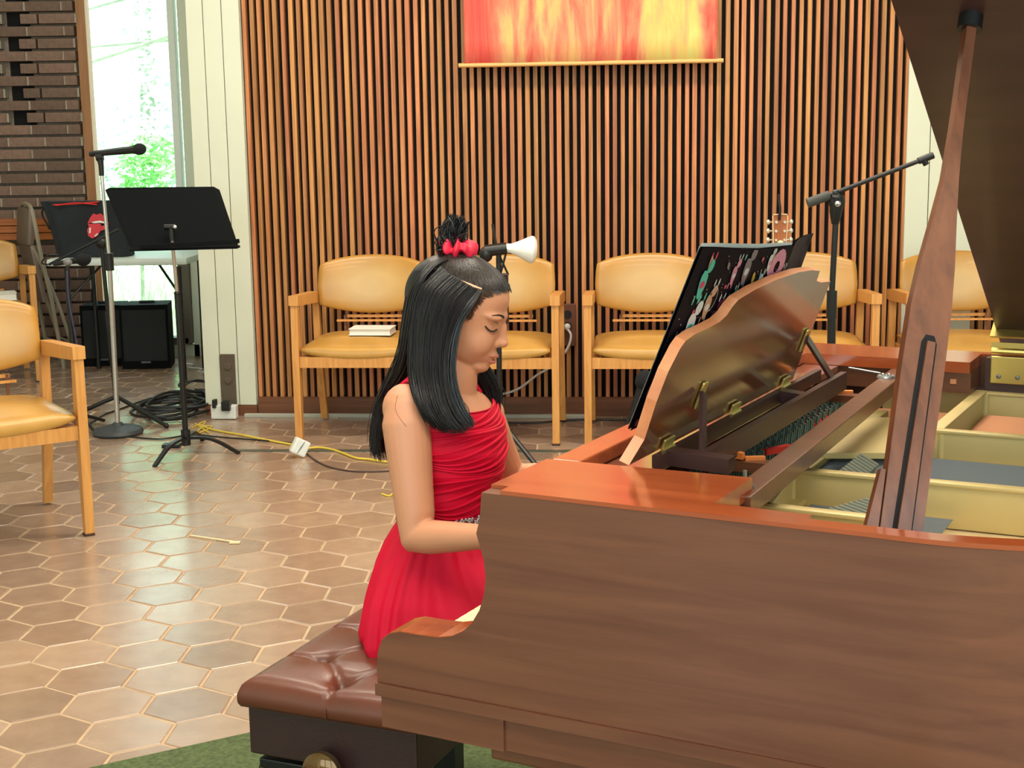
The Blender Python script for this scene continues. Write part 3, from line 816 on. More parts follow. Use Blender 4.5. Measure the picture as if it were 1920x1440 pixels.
# folding chair, tilted against the brick wall
fc = empty('folding_chair', atZ(118, 690, 0.003) + Vector((0, 0, 0)), .55, 'beige metal folding chair with taupe padded back at the brick wall', 'chair')
fc.location = (-3.08, 9.37, .003); fc.rotation_euler.z = -1.05
q = MB()
for s in (-1, 1):
    q2 = MB(); q2.tube(smooth_path([(s * .21, .07, .0), (s * .215, .02, .45), (s * .20, -.02, .72), (s * .185, -.05, .98), (s * .13, -.055, 1.05), (0, -.055, 1.065)], 5), .013, 8)
    q2.build('front_frame', MAT['beige_metal'], parent=fc, smooth=True)
    q2 = MB(); q2.tube(smooth_path([(s * .185, .17, .0), (s * .18, .09, .34), (s * .17, -.0, .62), (s * .17, -.07, .80)], 5), .012, 8)
    q2.build('rear_leg', MAT['beige_metal'], parent=fc, smooth=True)
q = MB(); q.tube([(-.185, .135, .16), (.185, .135, .16)], .008, 8); q.build('stretcher', MAT['beige_metal'], parent=fc)
q = MB(); q.tube([(-.21, .055, .16), (.21, .055, .16)], .008, 8); q.build('stretcher', MAT['beige_metal'], parent=fc)
q = MB(); q.box((0, -.065, .92), (.36, .045, .24), Matrix.Rotation(-.1, 3, 'X'), bevel=.02); q.build('backrest', MAT['beige_pad'], parent=fc, smooth=True)
q = MB(); q.box((0, -.040, .62), (.36, .38, .035), Matrix.Rotation(-1.42, 3, 'X'), bevel=.018); q.build('seat', MAT['beige_pad'], parent=fc, smooth=True)
# ================================================================== TABLE, BAG, SPEAKERS
tb = empty('folding_table', (-2.36, 8.95, .003), -.04, 'white plastic folding table with black legs in front of the window', 'table')
q = MB(); q.box((0, 0, .735), (.86, .62, .045), bevel=.018); q.build('tabletop', MAT['table'], parent=tb, smooth=True)
for (x, y) in ((-.33, -.24), (.36, -.24), (-.33, .24), (.36, .24)):
    q = MB(); q.tube([(x, y, .0), (x, y, .70)], .014, 10); q.ball((x, y, .008), (.017, .017, .01), 8); q.build('leg', MAT['black'], parent=tb, smooth=True)
q = MB(); q.tube([(.36, -.24, .52), (.20, -.1, .70)], .008, 8); q.build('brace', MAT['black'], parent=tb)
q = MB(); q.tube([(-.33, -.24, .50), (-.16, -.1, .70)], .008, 8); q.build('brace', MAT['black'], parent=tb)
def place(px, py, Y): return atY(px, py, Y)
bg_ = empty('black_bag', (-2.545, 8.83, .765), -.03, 'black tote bag with red lips emblem standing on the white table', 'bag')
q = MB()
def bagf(u, v):
    z = v * .335; a = 2 * PI * u
    wx = .225 + .055 * (v ** 1.4) ; wy = .10 - .045 * v
    ca, sa = math.cos(a), math.sin(a)
    x = math.copysign(abs(ca) ** .35, ca) * wx; y = math.copysign(abs(sa) ** .45, sa) * wy
    if v > .93: x *= 1.02
    return (x - .03 * v, y + .006 * math.sin(9 * x * 10 + 5 * v), z)
q.grid(bagf, 56, 16, closeu=True); q.f.append(tuple(i * 16 for i in range(56))); q.m.append(0); q.f.append(tuple(i * 16 + 15 for i in range(56))[::-1]); q.m.append(0)
q.build('body', MAT['black_fabric'], parent=bg_, smooth=True)
q = MB(); q.tube(smooth_path([(-.22, -.07, .315), (-.15, -.075, .318), (-.05, -.075, .322), (.06, -.07, .330)], 4), .0045, 6); q.tube(smooth_path([(-.2, -.075, .312), (-.08, -.08, .326), (.05, -.078, .314)], 4), .004, 6)
q.build('zip_edge', MAT['red'], parent=bg_)
q = MB(); q.tube(smooth_path([(-.285, -.02, .33), (-.30, -.05, .26), (-.27, -.06, .2), (-.255, -.07, .17)], 5), .007, 6); q.build('strap', MAT['black'], parent=bg_)
# lips and tongue emblem
def disc(q, pts, y0, th=.003): q.prism([(.055 + (x - .055) * 1.28, y0, .195 + (z - .195) * 1.28) for x, z in pts], (0, -th, 0))
lp = MB()
cx, cz = .055, .195; Ysf = -.086; ES = 1.28
upper = [(-.052, .005), (-.040, .030), (-.022, .052), (-.006, .046), (.012, .052), (.034, .034), (.050, .004), (.030, .012), (.010, .018), (-.014, .016), (-.034, .010)]
disc(lp, [(cx + x, cz + z) for x, z in upper], Ysf)
lower = [(-.052, .003), (-.034, .004), (-.02, -.006), (.018, -.006), (.048, .0), (.042, -.020), (.012, -.030), (-.02, -.026), (-.044, -.014)]
disc(lp, [(cx + x, cz + z) for x, z in lower], Ysf)
tong = [(-.030, .004), (.012, .004), (.008, -.030), (-.008, -.054), (-.034, -.066), (-.052, -.054), (-.056, -.026), (-.044, -.004)]
disc(lp, [(cx + x, cz + z) for x, z in tong], Ysf - .002)
lp.build('lips_emblem', plain('emblem_red', srgb(206, 52, 66), .5), parent=bg_)
q = MB(); disc(q, [(cx + x, cz + z) for x, z in ((-.034, .010), (-.014, .016), (.010, .018), (.036, .010), (.034, .004), (.01, .008), (-.02, .006))], Ysf - .0045, .002)
disc(q, [(cx + x, cz + z) for x, z in ((-.044, -.016), (-.036, -.014), (-.040, -.040), (-.047, -.040))], Ysf - .0055, .001)
disc(q, [(cx + x, cz + z) for x, z in ((-.022, -.052), (-.006, -.040), (-.004, -.046), (-.020, -.058))], Ysf - .0055, .001)
q.build('teeth_print', MAT['white_paper'], parent=bg_)
def speaker(x, y, rz, w, h, label):
    e = empty('loudspeaker', (x, y, .003), rz, label, 'loudspeaker', 'speakers under the white table')
    q = MB(); q.prism([(-w / 2, 0, .0), (w / 2, 0, 0), (w / 2 - .02, .26, 0), (-w / 2 + .02, .26, 0)], (0, 0, h)); q.build('cabinet', MAT['black_matte'], parent=e)
    q = MB(); q.box((0, -.004, h / 2 + .01), (w - .03, .012, h - .08), bevel=.005); q.build('grille', plain('speaker_grille', srgb(14, 20, 26), .7, bump=.4, bscale=500), parent=e)
    q = MB(); q.box((0, -.012, .045), (.06, .003, .012)); q.build('badge', plain('badge_grey', srgb(90, 96, 100), .4), parent=e)
    q = MB(); q.bar((-.05, .13, h + .008), (.05, .13, h + .008), .02, .016, bevel=.005); q.build('handle', MAT['black'], parent=e)
speaker(-2.67, 9.30, .04, .28, .40, 'black loudspeaker under the table, left one behind the stands')
speaker(-2.36, 9.16, .05, .31, .415, 'black loudspeaker under the table, right one below the window')

# ================================================================== MICROPHONE STAND WITH ROUND BASE
B0 = atZ(222, 815, 0); B0.z = .003
ms = empty('microphone_stand', B0, 0, 'chrome microphone stand with round black cast base', 'microphone stand')
q = MB(); q.lathe([(0, 0), (.118, 0), (.126, .012), (.118, .028), (.06, .044), (.03, .046), (.022, .06), (0, .06)], 40); q.build('base', plain('cast_iron', srgb(58, 64, 68), .5, bump=.2, bscale=30), parent=ms, smooth=True)
top = atY(190, 318, B0.y) - B0; mid = atY(205, 490, B0.y) - B0
q = MB(); q.tube([(0, 0, .05), mid], .0125, 14); q.build('lower_tube', MAT['chrome'], parent=ms, smooth=True)
q = MB(); q.tube([mid, top], .0085, 14); q.build('upper_tube', MAT['chrome'], parent=ms, smooth=True)
q = MB(); q.tube([mid + Vector((0, 0, -.045)), mid + Vector((0, 0, .04))], .021, 14); q.build('clutch', MAT['black'], parent=ms, smooth=True)
q = MB(); q.tube([top + Vector((0, 0, -.03)), top + Vector((0, 0, .02)), top + Vector((-.003, 0, .055))], [.012, .013, .016], 12); q.tube([top + Vector((-.02, 0, .058)), top + Vector((.012, 0, .062))], .019, 12); q.build('clip', MAT['black'], parent=ms, smooth=True)
def microphone(a, b, label, rh=.026, rb=.014, group=None):
    a, b = Vector(a), Vector(b); d = (b - a).normalized()
    e = empty('microphone', a, 0, label, 'microphone', group)
    q = MB(); L_ = (b - a).length
    pts = [Vector((0, 0, 0)) + d * t for t in (0, .01, .06, L_ - .055, L_ - .04)]
    q.tube(pts, [rb * .8, rb * .9, rb, rb * 1.25, rb * 1.5], 14); q.build('handle', MAT['black'], parent=e, smooth=True)
    q = MB(); rot = Vector((0, 0, 1)).rotation_difference(d).to_matrix()
    q.ball(d * (L_ - .018), (rh * .95, rh * .95, rh * 1.15), 18, rot); q.build('foam_windscreen', MAT['foam'], parent=e, smooth=True)
    return e
microphone(atY(168, 289, B0.y), atY(268, 279, B0.y), 'black foam-tipped microphone clipped on the chrome stand before the window', .030, .015)

# boom stand behind it, with a tilted boom and hanging microphone
B1 = atZ(197, 812, 0); B1.z = .003; B1.y += .25
bs = empty('microphone_stand', B1, 0, 'black tripod boom stand behind the chrome microphone stand', 'microphone stand')
pk = atY(190, 455, B1.y) - B1
q = MB(); q.tube([(0, 0, .10), pk * .62], .0145, 12); q.build('lower_tube', MAT['black'], parent=bs, smooth=True)
q = MB(); q.tube([pk * .6, pk], .0105, 12); q.build('upper_tube', MAT['black'], parent=bs, smooth=True)
q = MB(); q.ball(pk, (.034, .024, .034), 14); q.tube([pk + Vector((.01, -.03, 0)), pk + Vector((.03, -.05, -.01))], .010, 8); q.build('boom_clutch', MAT['black'], parent=bs, smooth=True)
for an in (-2.9, -.5, 1.5):
    q = MB(); q.tube([(0, 0, .14), (.33 * math.cos(an), .33 * math.sin(an), .012)], .011, 8); q.ball((.33 * math.cos(an), .33 * math.sin(an), .012), .014, 8); q.build('leg', MAT['black'], parent=bs, smooth=True)
ba = atY(222, 430, B1.y) - B1; bb = atY(92, 496, B1.y - .05) - B1
q = MB(); q.tube([ba, bb], .0075, 10); q.build('boom', MAT['black'], parent=bs, smooth=True)
q = MB(); q.tube(smooth_path([bb + Vector((-.0, 0, -.0)), bb + Vector((-.03, -.02, .01)), bb + Vector((.01, -.04, .05)), bb + Vector((.06, -.03, .05))], 5), .004, 6); q.build('cable_loop', MAT['black_cord'], parent=bs)
microphone(atY(100, 495, B1.y - .08), atY(163, 486, B1.y - .08), 'black foam-tipped microphone at the low end of the left boom', .034, .013)
# short stand under that microphone
B2 = Vector((-2.33, 7.20, .003))
s2 = empty('microphone_stand', B2, 0, 'thin black stand under the foam-tipped boom microphone at left', 'microphone stand')
pk = atY(127, 492, B2.y) - B2; pm = atY(128, 560, B2.y) - B2
ft = atY(163, 710, B2.y) - B2
q = MB(); q.tube([pk, pm], .010, 10); q.tube([pm, Vector((pm.x + .02, 0, .05))], .012, 10); q.build('tube', MAT['black'], parent=s2, smooth=True)
q = MB(); q.ball(pk, (.024, .02, .018), 10); q.build('clip', plain('grey_clip', srgb(120, 120, 120), .4), parent=s2, smooth=True)
q = MB(); q.tube(smooth_path([pk + Vector((0, -.02, -.04)), pk + Vector((.0, -.02, -.2)), ft + Vector((-.03, 0, .12)), ft], 6), .004, 6); q.build('cable', plain('blue_grey_cord', srgb(70, 70, 110), .5), parent=s2, smooth=True)
for an in (-2.6, -.9, 1.2):
    q = MB(); q.tube([(pm.x + .02, 0, .08), (pm.x + .02 + .19 * math.cos(an), .19 * math.sin(an), .012)], .009, 8); q.build('leg', MAT['black'], parent=s2)

# ================================================================== MUSIC STAND
M0 = Vector((-1.535, 6.62, .003))
mu = empty('music_stand', M0, 0, 'black music stand with wide desk before the window', 'music stand')
def L0(px, py, dy=0): return atY(px, py, M0.y + dy) - M0
q = MB()
co = [L0(197, 356, .10), L0(206, 352, .10), L0(400, 350, .10), L0(411, 356, .10), L0(446, 460, -.02), L0(440, 466, -.03), L0(256, 469, -.03), L0(243, 462, -.02)]
q.prism(co, (0, .008, 0)); q.build('desk', MAT['black_matte'], parent=mu)
q = MB(); q.bar(L0(246, 468, -.05), L0(448, 463, -.05), .07, .012, bevel=.004); q.build('lip', MAT['black_matte'], parent=mu)
q = MB(); q.bar(L0(262, 463, -.10), L0(449, 452, -.10), .012, .02, bevel=.003); q.build('lip_edge', MAT['black_matte'], parent=mu)
kx = L0(323, 425, -.02)
q = MB(); q.tube([kx + Vector((-.03, -.02, 0)), kx + Vector((.02, -.02, 0))], .014, 12); q.tube([kx + Vector((0, -.02, 0)), kx + Vector((0, -.02, -.06))], .013, 10); q.build('tilt_hinge', MAT['black'], parent=mu, smooth=True)
q = MB(); q.ball(kx + Vector((.02, -.035, 0)), (.010, .006, .010), 10); q.build('hinge_bolt', MAT['chrome'], parent=mu, smooth=True)
kb = L0(332, 550, 0); kf = L0(349, 830, 0)
q = MB(); q.tube([kx + Vector((0, -.02, -.03)), kb], .0085, 12); q.build('upper_tube', MAT['chrome'], parent=mu, smooth=True)
q = MB(); q.tube([kb, Vector((kf.x, 0, .05))], .0135, 12); q.ball(kb, (.016, .016, .012), 10); q.build('lower_tube', MAT['black'], parent=mu, smooth=True)
q = MB(); q.tube([(kf.x, 0, .035), (kf.x, 0, .11)], .022, 12); q.build('hub', MAT['black'], parent=mu, smooth=True)
for tgt in (atZ(290, 874, .006) - M0, atZ(448, 850, .006) - M0, Vector((kf.x + .02, .27, .003))):
    hub = Vector((kf.x, 0, .07)); m = (hub + tgt) / 2 + Vector((0, 0, .03))
    q = MB(); P_ = smooth_path([hub, m, tgt], 6)
    for i in range(len(P_) - 1): q.bar(P_[i], P_[i + 1] + (P_[i + 1] - P_[i]) * .2, .026 * (1 - .4 * i / len(P_)), .012)
    q.build('leg', MAT['black'], parent=mu)
q = MB(); c = atZ(322, 838, .004); q.box(c + Vector((0, 0, .008)), (.085, .06, .016), bevel=.005)
tag(q.build('foot_switch', MAT['black']), 'small flat black foot switch on the tiles beside the music stand base', 'foot switch')

# ================================================================== CLIP LAMP BEHIND THE GIRL
LY = 6.2
l0 = Vector((-.06, LY, .003))
ls = empty('clip_lamp', l0, 0, 'black tripod stand carrying a white bulb lamp behind the girl', 'lamp')
def LL(px, py, dy=0): return atY(px, py, LY + dy) - l0
hd = LL(935, 468)
q = MB(); q.tube([Vector((hd.x - .01, 0, .12)), hd], .012, 10); q.build('pole', MAT['black'], parent=ls, smooth=True)
for an in (-.75, 1.4, 3.4):
    tx, ty = .27 * math.cos(an), .36 * math.sin(an)
    q = MB(); q.tube([Vector((hd.x - .01, 0, .22)), Vector((hd.x - .01 + tx, ty, .012))], .011, 8); q.ball(Vector((hd.x - .01 + tx, ty, .014)), .015, 8); q.build('leg', MAT['black'], parent=ls, smooth=True)
q = MB(); q.tube([hd + Vector((-.06, 0, -.005)), hd + Vector((.035, 0, .005))], .026, 14); q.ball(hd + Vector((-.055, 0, -.02)), (.03, .03, .035), 12); q.build('lamp_socket', MAT['black'], parent=ls, smooth=True)
q = MB(); q.tube([hd + Vector((-.025, 0, .11)), hd + Vector((0, -.01, -.05))], .006, 8); q.tube([hd + Vector((.0, 0, -.02)), hd + Vector((.04, 0, -.11))], .005, 6); q.tube([hd + Vector((.03, 0, -.02)), hd + Vector((.005, 0, -.11))], .005, 6); q.build('clamp_rod', MAT['black'], parent=ls)
q = MB(); R = Matrix.Translation(hd + Vector((.035, 0, .006))) @ Matrix.Rotation(PI / 2 + .08, 4, 'Y')
q.lathe([(0, -.002), (.019, -.002), (.021, .02), (.034, .05), (.053, .088), (.060, .105), (.058, .116), (.044, .127), (.02, .132), (0, .133)], 28, R); q.build('bulb', MAT['bulb'], parent=ls, smooth=True)
q = MB(); q.box(LL(930, 560, -.03), (.11, .012, .22), bevel=.008); q.build('tablet', MAT['dark_glass'], parent=ls)

# low microphone behind the third chair
l1 = Vector((.50, 6.42, .003))
m3 = empty('microphone_stand', l1, 0, 'low black stand with drooping cable near the third wall chair', 'microphone stand')
def L3(px, py, dy=0): return atY(px, py, l1.y + dy) - l1
q = MB(); q.tube([L3(1196, 745), L3(1186, 770)], .011, 10); q.tube([L3(1188, 765), L3(1176, 790), L3(1168, 812)], .006, 8); q.build('arm', MAT['black'], parent=m3, smooth=True)
q = MB(); q.tube(smooth_path([L3(1172, 805), L3(1158, 825), L3(1145, 845, -.0)], 5), .0045, 6); q.build('cable', MAT['black_cord'], parent=m3)
b3 = L3(1210, 770)
q = MB(); q.tube([Vector((b3.x, .06, .0)), Vector((b3.x, .03, b3.z))], .009, 8); q.lathe([(0, 0), (.07, 0), (.07, .012), (.012, .02), (0, .02)], 24, Matrix.Translation((b3.x, .06, 0))); q.build('base', MAT['black'], parent=m3)
q = MB(); q.tube([Vector((b3.x, .03, b3.z)), L3(1196, 748)], .008, 8); q.build('neck', MAT['black'], parent=m3)
microphone(atY(1188, 764, 6.42), atY(1210, 706, 6.42), 'black foam-tipped microphone low behind the music book', .042, .017)

# boom stand behind the music desk
BY = 4.6
b4 = Vector((atY(1563, 640, BY).x, BY, .003))
bm_ = empty('microphone_stand', b4, 0, 'black boom microphone stand rising behind the piano music desk', 'microphone stand')
def L4(px, py, dy=0): return atY(px, py, BY + dy) - b4
pt = L4(1567, 415); pj = L4(1560, 545)
q = MB(); q.tube([(0, 0, .1), pj + Vector((0, 0, -.0))], .0135, 12); q.tube([pj + Vector((0, 0, -.09)), pj + Vector((0, 0, .0))], .0165, 12); q.build('lower_tube', MAT['black'], parent=bm_, smooth=True)
q = MB(); q.tube([pj, pt], .0095, 12); q.build('upper_tube', MAT['black'], parent=bm_, smooth=True)
q = MB(); q.tube([L4(1566, 420), L4(1567, 398), L4(1570, 370)], [.012, .02, .024], 12); q.ball(L4(1569, 378), (.028, .02, .030), 14); q.build('boom_clutch', MAT['black'], parent=bm_, smooth=True)
q = MB(); q.ball(L4(1571, 382, -.022), (.010, .004, .010), 10); q.build('clutch_bolt', MAT['chrome'], parent=bm_, smooth=True)
q = MB(); q.tube([L4(1514, 381), L4(1555, 366)], .0155, 12); q.build('counterweight', plain('grey_rubber', srgb(66, 68, 64), .7), parent=bm_, smooth=True)
q = MB(); q.tube([L4(1552, 367), L4(1725, 301)], .0072, 10); q.tube([L4(1722, 302), L4(1750, 291)], .011, 10); q.build('boom', MAT['black'], parent=bm_, smooth=True)
q = MB(); q.tube([L4(1731, 298), L4(1737, 309)], .010, 10); q.ball(L4(1567, 362), (.014, .012, .012), 8); q.build('boom_knob', MAT['black'], parent=bm_, smooth=True)
for an in (-2.6, -.5, 1.55):
    q = MB(); q.tube([(0, 0, .14), (.33 * math.cos(an), .33 * math.sin(an), .012)], .011, 8); q.build('leg', MAT['black'], parent=bm_)

# ================================================================== GUITAR ON ITS STAND
GY = 6.15
g0 = Vector((atY(1463, 430, GY).x, GY - .12, .003))
gt = empty('guitar', g0, 0, 'acoustic guitar on a stand, its headstock rising above the music book', 'guitar')
gw = wood('guitar_wood', srgb(150, 84, 44), srgb(186, 112, 62), 'z', 5, 12, .25, .5)
hp = atY(1463, 404, GY) - g0; hb = atY(1463, 468, GY) - g0
W_ = .031
q = MB(); q.prism([(hp.x - W_, hp.y, hp.z), (hp.x - W_ + .006, hp.y, hp.z + .008), (hp.x, hp.y, hp.z + .004), (hp.x + W_ - .006, hp.y, hp.z + .008), (hp.x + W_, hp.y, hp.z), (hp.x + W_ - .004, hb.y, hb.z + .028), (hp.x + .022, hb.y, hb.z), (hp.x - .022, hb.y, hb.z), (hp.x - W_ + .004, hb.y, hb.z + .028)], (0, .016, 0)); q.build('headstock', gw, parent=gt)
q = MB()
for s in (-1, 1): q.tube([(hp.x + s * (W_ + .001), hp.y - .002, hp.z), (hp.x + s * (W_ - .003), hb.y - .002, hb.z + .028), (hp.x + s * .023, hb.y - .002, hb.z)], .0022, 5)
q.tube([(hp.x - W_, hp.y - .002, hp.z + .003), (hp.x, hp.y - .002, hp.z + .006), (hp.x + W_, hp.y - .002, hp.z + .003)], .0022, 5)
q.build('binding', plain('cream_binding', srgb(232, 206, 160), .5), parent=gt)
for s in (-1, 1):
    for k in range(3):
        z = hp.z - .028 - k * .038
        q = MB(); q.tube([(hp.x + s * W_, hp.y + .008, z), (hp.x + s * (W_ + .012), hp.y + .008, z)], .003, 6); q.ball((hp.x + s * (W_ + .018), hp.y + .008, z), (.009, .006, .011), 10); q.tube([(hp.x + s * .018, hp.y - .012, z), (hp.x + s * .018, hp.y, z)], .006, 8)
        q.build('tuning_peg', plain('peg_nickel', srgb(214, 208, 190), .25, .6) if k == 0 and s < 0 else bpy.data.materials['peg_nickel'], parent=gt, smooth=True)
q = MB(); q.tube(smooth_path([(hp.x - .006, hp.y - .01, hp.z - .02), (hp.x - .004, hp.y - .015, hp.z + .03), (hp.x - .008, hp.y - .01, hp.z + .06), (hp.x - .010, hp.y - .01, hp.z + .09)], 4), .006, 8); q.build('clip_tuner', MAT['black'], parent=gt)
q = MB(); q.ball((hp.x + .003, hb.y - .004, hb.z + .028), (.014, .005, .012), 10); q.build('rod_cover', plain('cream_cover', srgb(232, 220, 160), .4), parent=gt, smooth=True)
q = MB(); q.bar((hp.x, hp.y + .005, hb.z), (hp.x, hp.y - .05, .52), .045, .02); q.build('neck', gw, parent=gt)
q = MB()
prof = [(0, .14), (.10, .15), (.17, .20), (.195, .27), (.175, .34), (.135, .40), (.12, .43), (.135, .48), (.14, .53), (.10, .58), (.03, .60)]
pl = [(hp.x + x, hp.y - .10, z) for x, z in prof] + [(hp.x - x, hp.y - .10, z) for x, z in prof[::-1][:-1]]
q.prism(pl, (0, .10, 0)); q.build('body', plain('spruce_top', srgb(214, 168, 104), .3, coat=.5), parent=gt)
q = MB(); q.lathe([(0, 0), (.05, 0), (.05, .002), (0, .002)], 28, Matrix.Translation((hp.x, hp.y - .1, .43)) @ Matrix.Rotation(PI / 2, 4, 'X')); q.build('sound_hole', MAT['gap'], parent=gt)
q = MB(); q.box((hp.x, hp.y - .106, .26), (.14, .01, .02)); q.build('bridge', MAT['piano_dark'], parent=gt)
gs = empty('guitar_stand', g0, 0, 'black tubular guitar stand under the acoustic guitar', 'stand')
for s in (-1, 1):
    q = MB(); q.tube(smooth_path([(hp.x + s * .16, -.12, .01), (hp.x + s * .13, .0, .12), (hp.x + s * .04, .20, .40)], 4), .008, 8); q.tube([(hp.x + s * .13, .0, .122), (hp.x + s * .13, -.10, .128)], .008, 8); q.build('leg', MAT['black'], parent=gs)
q = MB(); q.tube([(hp.x, .20, .40), (hp.x, .34, .01)], .008, 8); q.build('leg', MAT['black'], parent=gs)
# ================================================================== GRAND PIANO
PA = math.atan2(.67, 1.27)
XP = Vector((math.cos(PA), -math.sin(PA), 0)); YP = Vector((math.sin(PA), math.cos(PA), 0))
PO = atZ(900, 915, 1.0); PO.z = 0
pn = empty('grand_piano', PO, -PA, 'walnut brown grand piano with open lid and gold iron plate', 'piano')
def pw(x, y, z): return PO + XP * x + YP * y + Vector((0, 0, z))
def ppart(q, name, mat, smooth=False, label=None, parent=None):
    o = q.build(name, mat, parent=parent or pn, smooth=smooth)
    if label: o['label'] = label
    return o
# case outline in plan (x along the strings, y from treble to bass side)
curve = smooth_path([(.50, 0, 0), (.62, .004, 0), (.78, .055, 0), (.93, .18, 0), (1.08, .34, 0), (1.24, .47, 0), (1.42, .56, 0), (1.58, .68, 0), (1.68, .86, 0), (1.715, 1.08, 0), (1.66, 1.30, 0), (1.50, 1.42, 0), (1.36, 1.44, 0)], 5)
outline = [Vector((0, 0, 0))] + curve + [Vector((0, 1.44, 0))]
def offset(poly, d):
    out = []
    n = len(poly)
    for i in range(n):
        a = poly[max(i - 1, 0)]; b = poly[min(i + 1, n - 1)]
        t = (b - a).normalized(); nrm = Vector((-t.y, t.x, 0))
        out.append(poly[i] + nrm * d)
    out[0].x = poly[0].x; out[-1].x = poly[-1].x
    return out
def wall_strip(q, outer, inner, z0, z1):
    n = len(outer); vs = []
    for o_, i_ in zip(outer, inner): vs += [(o_.x, o_.y, z0), (o_.x, o_.y, z1), (i_.x, i_.y, z1), (i_.x, i_.y, z0)]
    fs = []
    for i in range(n - 1):
        a, b = i * 4, (i + 1) * 4
        for k in range(4): fs.append((a + k, b + k, b + (k + 1) % 4, a + (k + 1) % 4))
    fs += [(0, 1, 2, 3), ((n - 1) * 4 + 3, (n - 1) * 4 + 2, (n - 1) * 4 + 1, (n - 1) * 4)]
    q.add(vs, fs)
outline[0].x = .03
inn = offset(outline, .028)
q = MB(); wall_strip(q, outline, inn, .706, .994); ppart(q, 'rim', MAT['piano'], True)
q = MB(); wall_strip(q, offset(outline, -.0005), offset(outline, .0285), .9943, 1.000); ppart(q, 'rim_top', MAT['piano_top'])
q = MB(); wall_strip(q, offset(outline, -.005), inn, .688, .7055); ppart(q, 'rim_moulding', MAT['piano'], True)
q = MB(); wall_strip(q, offset(outline, .002), offset(outline, .04), .643, .6875); ppart(q, 'lower_rim', MAT['piano'], True)
# key cheeks (arms): side profile with the scooped arm
prof = [(0.002, .994), (-.001, .960), (-.007, .938), (.003, .905), (.006, .88), (.003, .856), (-.005, .832), (-.016, .814), (-.030, .800), (-.048, .790), (-.070, .785), (-.104, .784), (-.130, .784), (-.147, .779), (-.160, .768), (-.167, .750), (-.169, .73), (-.169, .706)]
for y0, nm in ((0.0, 'near'), (1.37, 'far')):
    q = MB(); pl = [(x, y0, z) for x, z in prof] + [(0.03, y0, .706), (0.03, y0, .994)]
    q.prism(pl, (0, .07, 0)); ppart(q, 'cheek', MAT['piano'])
    q = MB(); pl2 = [(x, y0 + .001, z + .0012) for x, z in prof[5:17]]
    for i in range(len(pl2) - 1):
        a, b = pl2[i], pl2[i + 1]
        q.prism([a, b, (b[0], b[1], b[2] - .004), (a[0], a[1], a[2] - .004)], (0, .068, 0))
    ppart(q, 'arm_top', MAT['piano_top'])
    q = MB(); q.box((-.070, y0 + .035, .6967), (.20, .080, .0175)); ppart(q, 'arm_moulding', MAT['piano'])
    q = MB(); q.box((-.066, y0 + .035, .665), (.192, .074, .045)); ppart(q, 'arm_base', MAT['piano'])
q = MB(); q.box((-.02, .72, .664), (.27, 1.30, .044)); ppart(q, 'keybed', MAT['piano'])
q = MB(); q.box((-.158, .72, .700), (.018, 1.30, .028)); ppart(q, 'key_slip', MAT['piano'])
# keys
kw = 1.222 / 52
km = MB(); km.box((0, 0, 0), (.150, kw - .0012, .022), bevel=.0015); kmesh = km.mesh('white_key', MAT['key_white'])
for i in range(52):
    o = bpy.data.objects.new('white_key', kmesh); COL.objects.link(o); o.parent = pn; o.location = (-.067, .109 + kw * (i + .5), .735)
km = MB(); km.box((0, 0, 0), (.095, .011, .014), bevel=.002); bmesh2 = km.mesh('black_key', MAT['key_black'])
names = 'CBAGFED'
for i in range(51):
    if names[i % 7] in 'CF': continue
    o = bpy.data.objects.new('black_key', bmesh2); COL.objects.link(o); o.parent = pn; o.location = (-.040, .109 + kw * (i + 1), .7505)
q = MB()
for y0 in (.075, 1.335): q.box((-.066, y0 + .015, .732), (.15, .028, .05))
ppart(q, 'key_block', MAT['piano'])
# fallboard, front board and side planks
q = MB(); q.box((.018, .72, .865), (.022, 1.30, .23), bevel=.003); ppart(q, 'fallboard', MAT['piano'])
q = MB(); q.box((.030, .745, .988), (.046, 1.10, .022), bevel=.003); ppart(q, 'front_board', MAT['piano_top'])
q = MB(); q.prism([(.001, .029, .972), (.001, .195, .972), (.300, .205, .972), (.300, .058, .972), (.424, .053, .972), (.424, .029, .972)], (0, 0, .0265)); ppart(q, 'side_plank', MAT['piano_top'])
q = MB(); q.prism([(.001, 1.29, .978), (.001, 1.411, .978), (.385, 1.411, .978), (.385, 1.29, .978)], (0, 0, .022)); ppart(q, 'side_plank', MAT['piano_top'])
q = MB(); q.prism([(.001, 1.305, .935), (.001, 1.411, .935), (.385, 1.411, .935), (.385, 1.305, .935)], (0, 0, .0425)); ppart(q, 'plank_block', MAT['piano'])
q = MB(); q.box((.305, 1.303, .958), (.030, .004, .016), bevel=.0015); q.box((.352, 1.303, .958), (.012, .004, .010), bevel=.001); ppart(q, 'lock_plate', MAT['piano_edge'])
q = MB(); q.box((.200, 1.392, .905), (.40, .03, .06)); ppart(q, 'inner_rim', MAT['piano_dark'])
q = MB(); q.box((.86, 1.395, .945), (.92, .030, .104)); ppart(q, 'inner_rim', MAT['piano_dark'])
q = MB(); q.box((.090, .745, .972), (.070, 1.08, .012)); ppart(q, 'desk_shelf', plain('pale_polished_shelf', srgb(126, 78, 60), .12, coat=.8))
